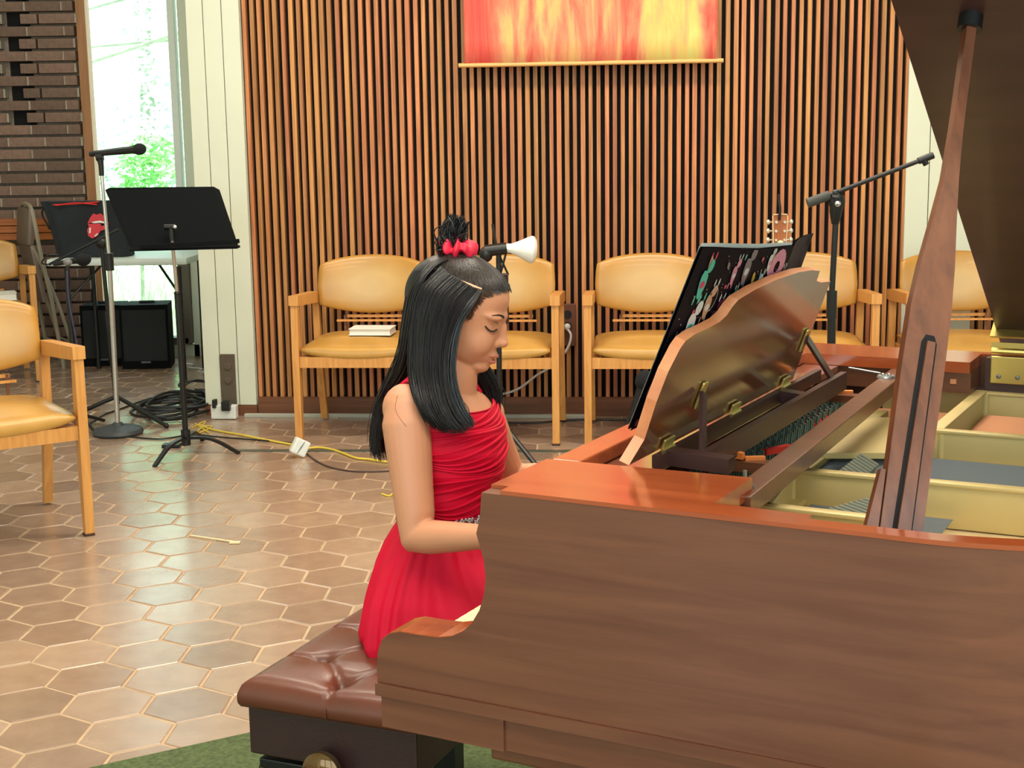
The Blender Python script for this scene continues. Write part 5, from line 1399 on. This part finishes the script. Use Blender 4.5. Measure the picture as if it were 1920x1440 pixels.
hand(body, Wn, XP * 1 + Vector((0, 0, -.10)), 1, Vector((0, 0, 1)))
hand(body, Wf, XP * 1 + Vector((0, 0, -.10)), -1, Vector((0, 0, 1)))
# legs
for s in (-1, 1):
    hip = P(822, 1130) + Rt * (.062 * s); kn = pw(-.085, .735 - .085 * s, .508); an = pw(-.075, .735 - .09 * s, .085)
    body.tube([hip - F * .03, hip + (kn - hip) * .35, hip + (kn - hip) * .7, kn, kn + Vector((0, 0, -.03))], [.066, .056, .046, .042, .040], 18)
    body.tube([kn + Vector((0, 0, .0)), kn + (an - kn) * .3, kn + (an - kn) * .7, an], [.045, .044, .034, .026], 16)
    body.tube([an + Vector((0, 0, .0)), an + Vector((0, 0, -.04)) + XP * .01, an + XP * .07 + Vector((0, 0, -.055)), an + XP * .13 + Vector((0, 0, -.065))], [.028, .030, .026, .016], 12)
body.v = [tuple(loc(v)) for v in body.v]
bo = body.build('body', MAT['skin'], parent=girl)
rm = bo.modifiers.new('fuse', 'REMESH'); rm.mode = 'VOXEL'; rm.voxel_size = 0.0026; rm.use_smooth_shade = True
sm = bo.modifiers.new('soften', 'SMOOTH'); sm.factor = .5; sm.iterations = 3
bpy.context.view_layer.update()
dg = bpy.context.evaluated_depsgraph_get()
me = bpy.data.meshes.new_from_object(bo.evaluated_get(dg))
bo.modifiers.clear(); old = bo.data; bo.data = me; bpy.data.meshes.remove(old)
if not me.materials: me.materials.append(MAT['skin'])

def surf(f, l, u, extra=0.0):
    "point on the head surface in the head direction (f,l,u)"
    d = np.array([[f, l, u]], float); d /= np.linalg.norm(d); r = head_r(d)[0]
    return hw(*(d[0] * (r + extra)))
def gpart(q, name, mat, smooth=True, label=None, fix=True):
    q.v = [tuple(loc(v)) for v in q.v]
    o = q.build(name, mat, parent=girl, smooth=smooth, fix=fix)
    if label: o['label'] = label
    return o
dark_brow = plain('brow_hair', srgb(40, 26, 22), .8)
for s in (-1, 1):
    q = MB(); q.tube([surf(.080, s * .018, .0205, .0005), surf(.078, s * .022, .0228, .0010), surf(.074, s * .028, .0242, .0014), surf(.066, s * .035, .0240, .0016), surf(.054, s * .043, .0200, .0012)], [.0012, .0020, .0021, .0017, .0007], 6); gpart(q, 'eyebrow', dark_brow)
    q = MB(); q.tube(smooth_path([surf(.072, s * .023, -.0010, .0006), surf(.069, s * .030, -.0050, .0012), surf(.063, s * .037, -.0050, .0012), surf(.054, s * .043, .0005, .0006)], 5), .0014, 6)
    for k in range(9):
        t = k / 8; a_ = surf(.072 - .017 * t, s * (.023 + .019 * t), -.001 - .004 * math.sin(PI * t), .001); q.tube([a_, a_ + hf * .004 - hu * .006 - hl * (-s) * .003 * t], [.0006, .0002], 4)
    gpart(q, 'eyelashes', dark_brow)
    q = MB(); q.tube(smooth_path([surf(.073, s * .022, .0075, -.0002), surf(.069, s * .031, .0110, .0), surf(.057, s * .041, .0080, -.0002)], 5), .0007, 5); gpart(q, 'eyelid_crease', plain('crease_shade', srgb(150, 96, 74), .6))  # darker line: shade of the lid fold put in as colour
def lip(u0, w, t, ex, name):
    q = MB(); n = 15; pts = []; rr = []
    for i in range(n):
        x = (i / (n - 1) - .5) * 2
        pts.append(surf(.094 - .016 * x * x, x * w, u0 - (.0005 if name == 'upper_lip' else -.0025) * x * x, ex)); rr.append(t * (1 - .8 * x * x) + .0006)
    q.tube(pts, rr, 10); gpart(q, name, MAT['lips'])
lip(-.0520, .021, .0030, -.0012, 'upper_lip'); lip(-.0655, .019, .0036, -.0014, 'lower_lip')
q = MB(); q.tube([surf(.089, x * .017, -.0590 + .002 * x * x, -.001) for x in np.linspace(-1, 1, 9)], .0011, 6); gpart(q, 'mouth_line', plain('mouth_shadow', srgb(96, 44, 42), .7))
for s in (-1, 1):
    q = MB(); q.ball(surf(.088, s * .0062, -.0375, -.0005), (.0028, .0022, .0012), 8); gpart(q, 'nostril', plain('nostril_shade', srgb(70, 34, 28), .8))  # dark bead: shade inside the nostril put in as colour

# ---- dress
red = MAT['red_dress']
def bod(u, v):
    th = 2 * PI * u
    fr = math.cos(th)              # 1 front, -1 back
    sd_ = abs(math.sin(th))
    t0 = .075 + .075 * max(0, fr) ** 1.2 + .02 * max(0, -fr) + (.0) * sd_
    t = t0 + (.648 - t0) * v
    c, a, b = ring_interp(t)
    ruch = .0022 * math.sin(60 * t + 5 * math.sin(th + .6) + 2 * th) * min(1, v * 4)
    return ring_pt(c, a, b, th, .0075 + ruch + (.004 if v < .02 else 0))
q = MB(); q.grid(bod, 120, 90, closeu=True); gpart(q, 'bodice', red)
q = MB()
for k, (tt) in enumerate(np.linspace(.16, .60, 22)):      # gathered folds crossing the chest
    pts = []
    for i in range(26):
        th = -1.9 + i / 25 * 3.7
        t_ = tt + .035 * math.sin(th * 1.1 + .5) + .018 * math.sin(2.3 * th + k * .7)
        c, a, b = ring_interp(t_); pts.append(ring_pt(c, a, b, th, .0085 + .0015 * math.sin(k * 2 + th)))
    q.tube(pts, [.0024 * math.sin(PI * (i + .5) / 26) + .0006 for i in range(26)], 6)
gpart(q, 'bodice_folds', red)
for sgn, C_ in ((1, P(786, 757, -.088)), (-1, P(868, 762, .05) + Vector((0, .03, 0)))):
    q = MB(); Zv = Vector((0, 0, 1))
    def st_(u, v):
        a = math.radians(-35 + 235 * u); w = (v - .5) * (.046 if sgn > 0 else .04); rr = .0520 + .010 * max(0, -math.sin(a))
        return C_ + F * rr * math.cos(a) + Zv * rr * math.sin(a) + Rt * w * sgn + Zv * (-.25 * w)
    q.grid(st_, 30, 6); o = gpart(q, 'shoulder_strap', red); o.modifiers.new('thickness', 'SOLIDIFY').thickness = .003
SK = [(836, 966, .084, .084, .104), (832, 985, .092, .10, .116), (826, 1015, .102, .13, .134), (821, 1050, .108, .18, .158), (818, 1090, .112, .25, .180), (818, 1130, .118, .32, .195), (820, 1160, .124, .365, .205), (823, 1180, .118, .375, .205), (826, 1192, .10, .36, .19)]
def sk(u, v):
    th = 2 * PI * u; x = v * (len(SK) - 1); i = min(int(x), len(SK) - 2); k = x - i
    r = [SK[i][j] * (1 - k) + SK[i + 1][j] * k for j in range(5)]
    c = P(r[0], r[1]); fr = math.cos(th)
    a = r[2] if fr < 0 else r[2] + (r[3] - r[2]) * fr ** 1.0
    fold = (.0055 * math.sin(th * 13 + 1.5 * math.sin(3 * v)) + .0035 * math.sin(th * 29 + 4 * v) + .003 * math.sin(th * 7 + 2 * v)) * min(1, .25 + v * 1.3)
    p = c + F * (a + fold) * fr + Rt * (r[4] + fold) * math.sin(th)
    if fr > .35: p.z -= (fr - .35) * .045 * v
    return p
q = MB(); q.grid(sk, 260, 50, closeu=True); gpart(q, 'skirt', red)
q = MB()
def belt(u, v):
    c, a, b = ring_interp(.592 + .042 * v); return ring_pt(c, a, b, 2 * PI * u, .013 + .002 * math.sin(PI * v))
q.grid(belt, 60, 4, closeu=True); gpart(q, 'belt', plain('belt_band', srgb(150, 60, 74), .5))
q = MB()
for i in range(420):
    th = rnd.uniform(-1.15, 1.75); t_ = .588 + rnd.random() * .048; c, a, b = ring_interp(t_)
    q.ball(ring_pt(c, a, b, th, .0165), rnd.uniform(.0018, .0034), 6)
o = gpart(q, 'sequins', plain('silver_sequins', srgb(206, 200, 204), .2, .7)); o['kind'] = 'stuff'
for s in (-1, 1):
    q = MB(); an = pw(-.075, .735 - .09 * s, .085); c_ = an + XP * .06; c_.z = .036
    R = Matrix((XP, YP, Vector((0, 0, 1)))).transposed(); q.ball(c_, (.115, .040, .033), 16, R); gpart(q, 'shoe', plain('black_shoe', srgb(24, 20, 22), .3))

# ---- hair
def hair_mat(name, c1, c2):
    m, nt, b, L = base_mat(name)
    t = nt.nodes.new('ShaderNodeTexCoord'); mp = nt.nodes.new('ShaderNodeMapping'); mp.inputs['Scale'].default_value = (260, 260, 14)
    L.new(t.outputs['Object'], mp.inputs[0]); n = nt.nodes.new('ShaderNodeTexNoise'); n.inputs['Scale'].default_value = 1; n.inputs['Detail'].default_value = 3; L.new(mp.outputs[0], n.inputs['Vector'])
    r = nt.nodes.new('ShaderNodeValToRGB'); r.color_ramp.elements[0].position = .3; r.color_ramp.elements[0].color = c1; r.color_ramp.elements[1].position = .75; r.color_ramp.elements[1].color = c2
    L.new(n.outputs['Fac'], r.inputs[0]); L.new(r.outputs[0], b.inputs['Base Color']); b.inputs['Roughness'].default_value = .36
    b.inputs['Anisotropic'].default_value = .5
    bp_ = nt.nodes.new('ShaderNodeBump'); bp_.inputs['Strength'].default_value = .35; bp_.inputs['Distance'].default_value = .002; L.new(n.outputs['Fac'], bp_.inputs['Height']); L.new(bp_.outputs[0], b.inputs['Normal'])
    return m
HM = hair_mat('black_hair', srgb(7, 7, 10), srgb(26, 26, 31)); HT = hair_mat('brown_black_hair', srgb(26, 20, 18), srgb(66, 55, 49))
def guide_interp(G, u, v):
    n = len(G); x = u * (n - 1); i = min(int(x), n - 2); k = x - i
    a, b = G[i], G[i + 1]
    return pl_at(a, v) * (1 - k) + pl_at(b, v) * k
def pl_at(g, v):
    x = v * (len(g) - 1); i = min(int(x), len(g) - 2); return g[i].lerp(g[i + 1], x - i)
def mk(G): return [[q_ for q_ in smooth_path([P(*p) for p in g], 5)] for g in G]
near = mk([
 [(903, 547, -.066), (888, 572, -.078), (868, 600, -.084), (856, 640, -.088), (851, 690, -.095), (858, 735, -.108), (872, 768, -.118), (887, 789, -.122)],
 [(893, 542, -.069), (868, 570, -.084), (850, 610, -.090), (840, 655, -.096), (838, 705, -.104), (846, 748, -.118), (862, 780, -.126), (880, 798, -.128)],
 [(878, 534, -.071), (848, 565, -.087), (830, 610, -.094), (822, 660, -.100), (822, 712, -.110), (832, 756, -.128), (848, 788, -.134), (866, 805, -.134)],
 [(860, 524, -.070), (826, 556, -.088), (810, 605, -.095), (804, 660, -.100), (806, 715, -.115), (816, 760, -.140), (832, 790, -.146), (848, 807, -.144)],
 [(840, 513, -.066), (804, 548, -.084), (790, 600, -.092), (786, 655, -.098), (788, 712, -.118), (797, 757, -.146), (811, 786, -.152), (826, 803, -.148)],
 [(826, 500, -.054), (785, 542, -.074), (773, 596, -.082), (770, 655, -.088), (771, 705, -.112), (781, 745, -.146), (794, 772, -.152), (806, 794, -.150)]])
back = mk([
 [(838, 486, -.036), (812, 500, -.056), (783, 540, -.074), (773, 596, -.082), (766, 650, -.070), (754, 695, -.035), (730, 730, .02), (712, 775, .045), (705, 835, .05)],
 [(836, 484, -.02), (806, 496, -.035), (774, 545, -.05), (763, 600, -.055), (757, 655, -.045), (742, 700, -.01), (718, 745, .025), (705, 790, .045), (702, 845, .05)],
 [(836, 482, 0), (803, 492, 0), (770, 545, 0), (761, 600, 0), (752, 660, 0), (730, 712, .01), (712, 755, .02), (703, 800, .02), (703, 850, .02)],
 [(838, 484, .02), (808, 496, .035), (775, 545, .05), (765, 600, .055), (755, 660, .055), (740, 715, .05), (722, 760, .05), (710, 810, .05), (712, 860, .05)],
 [(842, 486, .03), (818, 500, .056), (790, 545, .074), (776, 600, .082), (770, 660, .085), (765, 715, .09), (755, 760, .09), (750, 800, .09), (745, 840, .09)]])
farh = mk([
 [(822, 500, .056), (800, 545, .076), (795, 600, .084), (795, 660, .088), (810, 710, .09), (830, 745, .09), (850, 770, .085), (870, 785, .07)],
 [(850, 510, .066), (830, 550, .084), (825, 600, .088), (830, 660, .090), (852, 705, .088), (872, 738, .082), (890, 760, .070), (905, 770, .050)],
 [(880, 525, .066), (865, 560, .082), (862, 610, .086), (866, 660, .088), (885, 700, .080), (900, 730, .066), (912, 752, .050), (922, 766, .030)],
 [(905, 540, .062), (895, 570, .074), (893, 620, .078), (900, 665, .078), (918, 695, .070), (932, 720, .056), (938, 742, .042), (932, 762, .030)]])
def curtain(G, n, name, jit, r=.0016, mat=HM, seed=1, v0=0.0):
    rg_ = random.Random(seed)
    q = MB(); q.grid(lambda u, v: guide_interp(G, u, v * .965), 40, 36)
    q.grid(lambda u, v: guide_interp(G, u, v * .95) + Vector((0, .010 if G is near else 0, 0)), 40, 36)
    for i in range(n):
        u = rg_.random(); du = rg_.gauss(0, .03); off = Vector((rg_.gauss(0, jit), rg_.gauss(0, jit) - jit * .4, 0)); end = rg_.uniform(.90, 1.02)
        pts = []; K = 16
        for k in range(K + 1):
            v = k / K * min(end, 1.0)
            uu = min(1, max(0, u + du * v + .012 * math.sin(6 * v + i)))
            p = guide_interp(G, uu, v) + off * (0.3 + v * .9)
            if end > 1 and k == K: p += Vector((.002, 0, -.006))
            pts.append(p)
        q.tube(pts, [r * (1.3 - .9 * (k / K) ** 3) for k in range(K + 1)], 5)
    gpart(q, name, mat, smooth=True)
curtain(near, 950, 'hair_near_side', .0028, r=.0010, seed=2); curtain(back, 700, 'hair_back', .0042, r=.0010, seed=3); curtain(farh, 520, 'hair_far_side', .004, r=.0010, seed=4)
# skull cap under the curtains (behind and above the part)
def cap(nu, nv, ex, cond):
    q = MB(); A = np.linspace(-PI, PI, nu); Bq = np.linspace(-.9, PI / 2 - .02, nv)
    D = np.array([[math.cos(b) * math.cos(a), math.cos(b) * math.sin(a), math.sin(b)] for a in A for b in Bq]); r = head_r(D)
    ok = [cond(D[i] * r[i]) for i in range(len(D))]
    q.v = [hw(*(D[i] * (r[i] + ex))) for i in range(len(D))]
    for i in range(nu - 1):
        for j in range(nv - 1):
            f4 = (i * nv + j, (i + 1) * nv + j, (i + 1) * nv + j + 1, i * nv + j + 1)
            if all(ok[k] for k in f4): q.f.append(f4); q.m.append(0)
    return q
def px_of(p): return project(hw(*p))
def under(p):
    x, y = px_of(p)
    if p[0] > .012 and p[2] < .055: return False
    if p[0] > .03: return False
    part = 498 + (x - 805) * .50      # the scalp parting, near side
    if p[1] < 0 and y < part + 5 and x > 818: return False
    return p[0] < .045 and p[2] > -.075
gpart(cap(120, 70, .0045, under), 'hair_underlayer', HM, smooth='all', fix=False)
def over(p):
    x, y = px_of(p)
    part = 497 + (x - 805) * .50
    if p[2] < .03: return False
    if p[0] > .030 and p[2] < .078 + .12 * max(0, p[0] - .05): return False
    return (p[1] >= 0 and p[2] > .045) or y < part - 3
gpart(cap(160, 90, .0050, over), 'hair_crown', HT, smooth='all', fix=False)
# combed crown strands running from the hairline and parting up to the tie
q = MB(); rg_ = random.Random(9); KN = P(853, 476, -.002)
starts = []
for i in range(620):
    k = rg_.random()
    if k < .22:
        t = rg_.random(); starts.append(P(901 + 52 * t, 549 - 8 * t + rg_.gauss(0, 2), -.064 + .05 * t * t))
    elif k < .62:
        t = rg_.random(); starts.append(hw(*(lambda d: d)(np.array([0, 0, 0]))) if False else P(808 + 92 * t, 495 + 47 * t, -.058 - .012 * math.sin(PI * t)))
    elif k < .85:
        t = rg_.random(); a = -.9 + 1.8 * t; d = np.array([[math.cos(a) * .80, math.sin(a) * .62, rg_.uniform(.66, .76)]]); d /= np.linalg.norm(d); starts.append(hw(*(d[0] * (head_r(d)[0] + .004))))
    else:
        a = PI * (.3 + .4 * rg_.random()); d = np.array([[.45 * math.cos(a * 2), .8, .55]]); d /= np.linalg.norm(d); starts.append(hw(*(d[0] * (head_r(d)[0] + .004))))
KD = np.array([(KN - Hc).dot(hf), (KN - Hc).dot(hl), (KN - Hc).dot(hu)]); KD = KD / np.linalg.norm(KD)
for s0 in starts:
    d0 = np.array([(s0 - Hc).dot(hf), (s0 - Hc).dot(hl), (s0 - Hc).dot(hu)]); d0 = d0 / np.linalg.norm(d0)
    pts = []
    for k in range(9):
        t = k / 8; d = d0 * (1 - t) + KD * t; d /= np.linalg.norm(d); r = head_r(d[None])[0]
        pts.append(hw(*(d * (r + .0050 + .004 * t + .003 * t ** 3 + rg_.uniform(-.0006, .0006)))))
    q.tube(pts, [.0003, .0008] + [.0011] * 6 + [.0009], 5)
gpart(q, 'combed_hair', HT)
# the scalp showing along the parting
q = MB(); pts = []
for k in range(13):
    t = k / 12; s0 = P(806 + 92 * t, 497 + 48 * t, -.060 - .010 * math.sin(PI * t)) - Hc
    d = np.array([s0.dot(hf), s0.dot(hl), s0.dot(hu)]); d /= np.linalg.norm(d); pts.append(hw(*(d * (head_r(d[None])[0] + .0075))))
for i in range(12): q.bar(pts[i], pts[i + 1] + (pts[i + 1] - pts[i]) * .2, .0065 * math.sin(PI * (i + 1.2) / 14) + .001, .002, up=pts[i] - Hc, bevel=.0008)
gpart(q, 'scalp_parting', plain('scalp_skin', srgb(216, 160, 124), .5), label='pale scalp line at the parting')
# fine hair along the forehead and temple hairline
q = MB(); HL = smooth_path([P(957, 536, -.005), P(944, 545, -.040), P(925, 552, -.056), (P(905, 562, -.064)), P(890, 584, -.068), P(880, 600, -.070)], 8)
def hd_(p_): s0 = p_ - Hc; d = np.array([s0.dot(hf), s0.dot(hl), s0.dot(hu)]); return d / np.linalg.norm(d)
TB = hd_(P(856, 540, -.075))
for i in range(460):
    t = rg_.random(); k = t * (len(HL) - 1); a0 = HL[int(k)].lerp(HL[min(int(k) + 1, len(HL) - 1)], k - int(k)) + Vector((rg_.gauss(0, .003), 0, rg_.gauss(0, .003)))
    d0 = hd_(a0); d1 = KD if t < .36 else TB; ln = .75 if t < .36 else 1.0; pts = []
    for k in range(8):
        w = k / 7 * ln; d = d0 * (1 - w) + d1 * w; d /= np.linalg.norm(d); pts.append(hw(*(d * (head_r(d[None])[0] + .0012 + .006 * min(1, w * 2.2)))))
    q.tube(pts, [.0002, .0006, .0009, .001, .001, .001, .001, .0006], 4)
gpart(q, 'hairline', hair_mat('soft_brown_hair', srgb(44, 30, 24), srgb(84, 62, 50)))
# pony tuft
q = MB()
tips = [(846, 404), (856, 406), (868, 409), (876, 420), (838, 418), (872, 440), (828, 446), (822, 470)]
for i in range(420):
    tx, ty = rg_.choice(tips); a = KN + Vector((rg_.gauss(0, .010), rg_.gauss(0, .008), -.005)); b = P(tx + rg_.gauss(0, 3), ty + rg_.gauss(0, 3), rg_.gauss(0, .012))
    m_ = (a + b) / 2 + Vector((-.006 + rg_.gauss(0, .006), rg_.gauss(0, .008), .012 + rg_.gauss(0, .004)))
    q.tube(smooth_path([a, m_, b], 4), [.0018, .0017, .0016, .0015, .0014, .0012, .0009, .0006, .0003], 5)
gpart(q, 'top_knot', HM)
q = MB(); q.ball(P(848, 452, 0), (.022, .02, .026), 14); q.ball(P(856, 432, 0), (.014, .014, .018), 12); gpart(q, 'knot_core', HM)
# scrunchie
q = MB(); SC = P(858, 465, -.004)
def scr(u, v):
    a = 2 * PI * u; b = 2 * PI * v
    rr = .0115 + .0045 * math.sin(a * 7) + .0030 * math.sin(a * 11 + 1)
    R0 = .0205 + .002 * math.sin(a * 5)
    p = Vector(((R0 + rr * math.cos(b)) * math.cos(a), (R0 + rr * math.cos(b)) * math.sin(a), rr * math.sin(b) * 1.0 + .0035 * math.sin(a * 4) + .002 * math.sin(3 * b + a * 6)))
    return SC + Matrix.Rotation(.12, 3, 'Y') @ p
q.grid(scr, 110, 22, closeu=True, closev=True); gpart(q, 'scrunchie', MAT['red_satin'], smooth='all')
# loose strand on the arm and at the neckline
q = MB(); q.tube(smooth_path([P(745, 742, -.165), P(741, 765, -.170), P(748, 782, -.172), P(762, 800, -.170)], 6), .0005, 4); gpart(q, 'loose_strand', HM)
q = MB()
q.tube(smooth_path([P(846, 722, -.10), P(862, 745, -.12), P(878, 765, -.125), P(882, 788, -.13)], 6), .0006, 4); gpart(q, 'loose_strand', HM)

# ---- pieces that belong to a part hang below it
under_part(bench, 'cushion', ['button', 'seam'])
under_part(bench, 'leg', ['leg_inlay'])
under_part(pn, 'plank_block', ['lock_plate']); under_part(pn, 'lid_hinge', ['screw']); under_part(pn, 'cheek', ['arm_top', 'arm_moulding', 'arm_base'])
under_part(pn, 'leg', ['caster', 'leg_block']); under_part(pn, 'desk_strut', ['strut_bracket']); under_part(pn, 'cross_beam', ['beam_bracket']); under_part(pn, 'lid_prop', ['prop_slot', 'half_prop']); under_part(pn, 'pedal_lyre', ['pedal'])
under_part(bg_, 'body', ['lips_emblem', 'teeth_print', 'zip_edge', 'strap'])
under_part(gt, 'headstock', ['tuning_peg', 'binding', 'clip_tuner', 'rod_cover']); under_part(gt, 'body', ['sound_hole', 'bridge'])
under_part(girl, 'bodice', ['shoulder_strap', 'bodice_folds']); under_part(girl, 'belt', ['sequins'])
under_part(girl, 'body', ['eyebrow', 'eyelashes', 'eyelid_crease', 'upper_lip', 'lower_lip', 'mouth_line', 'nostril'])
under_part(girl, 'top_knot', ['scrunchie', 'knot_core'])
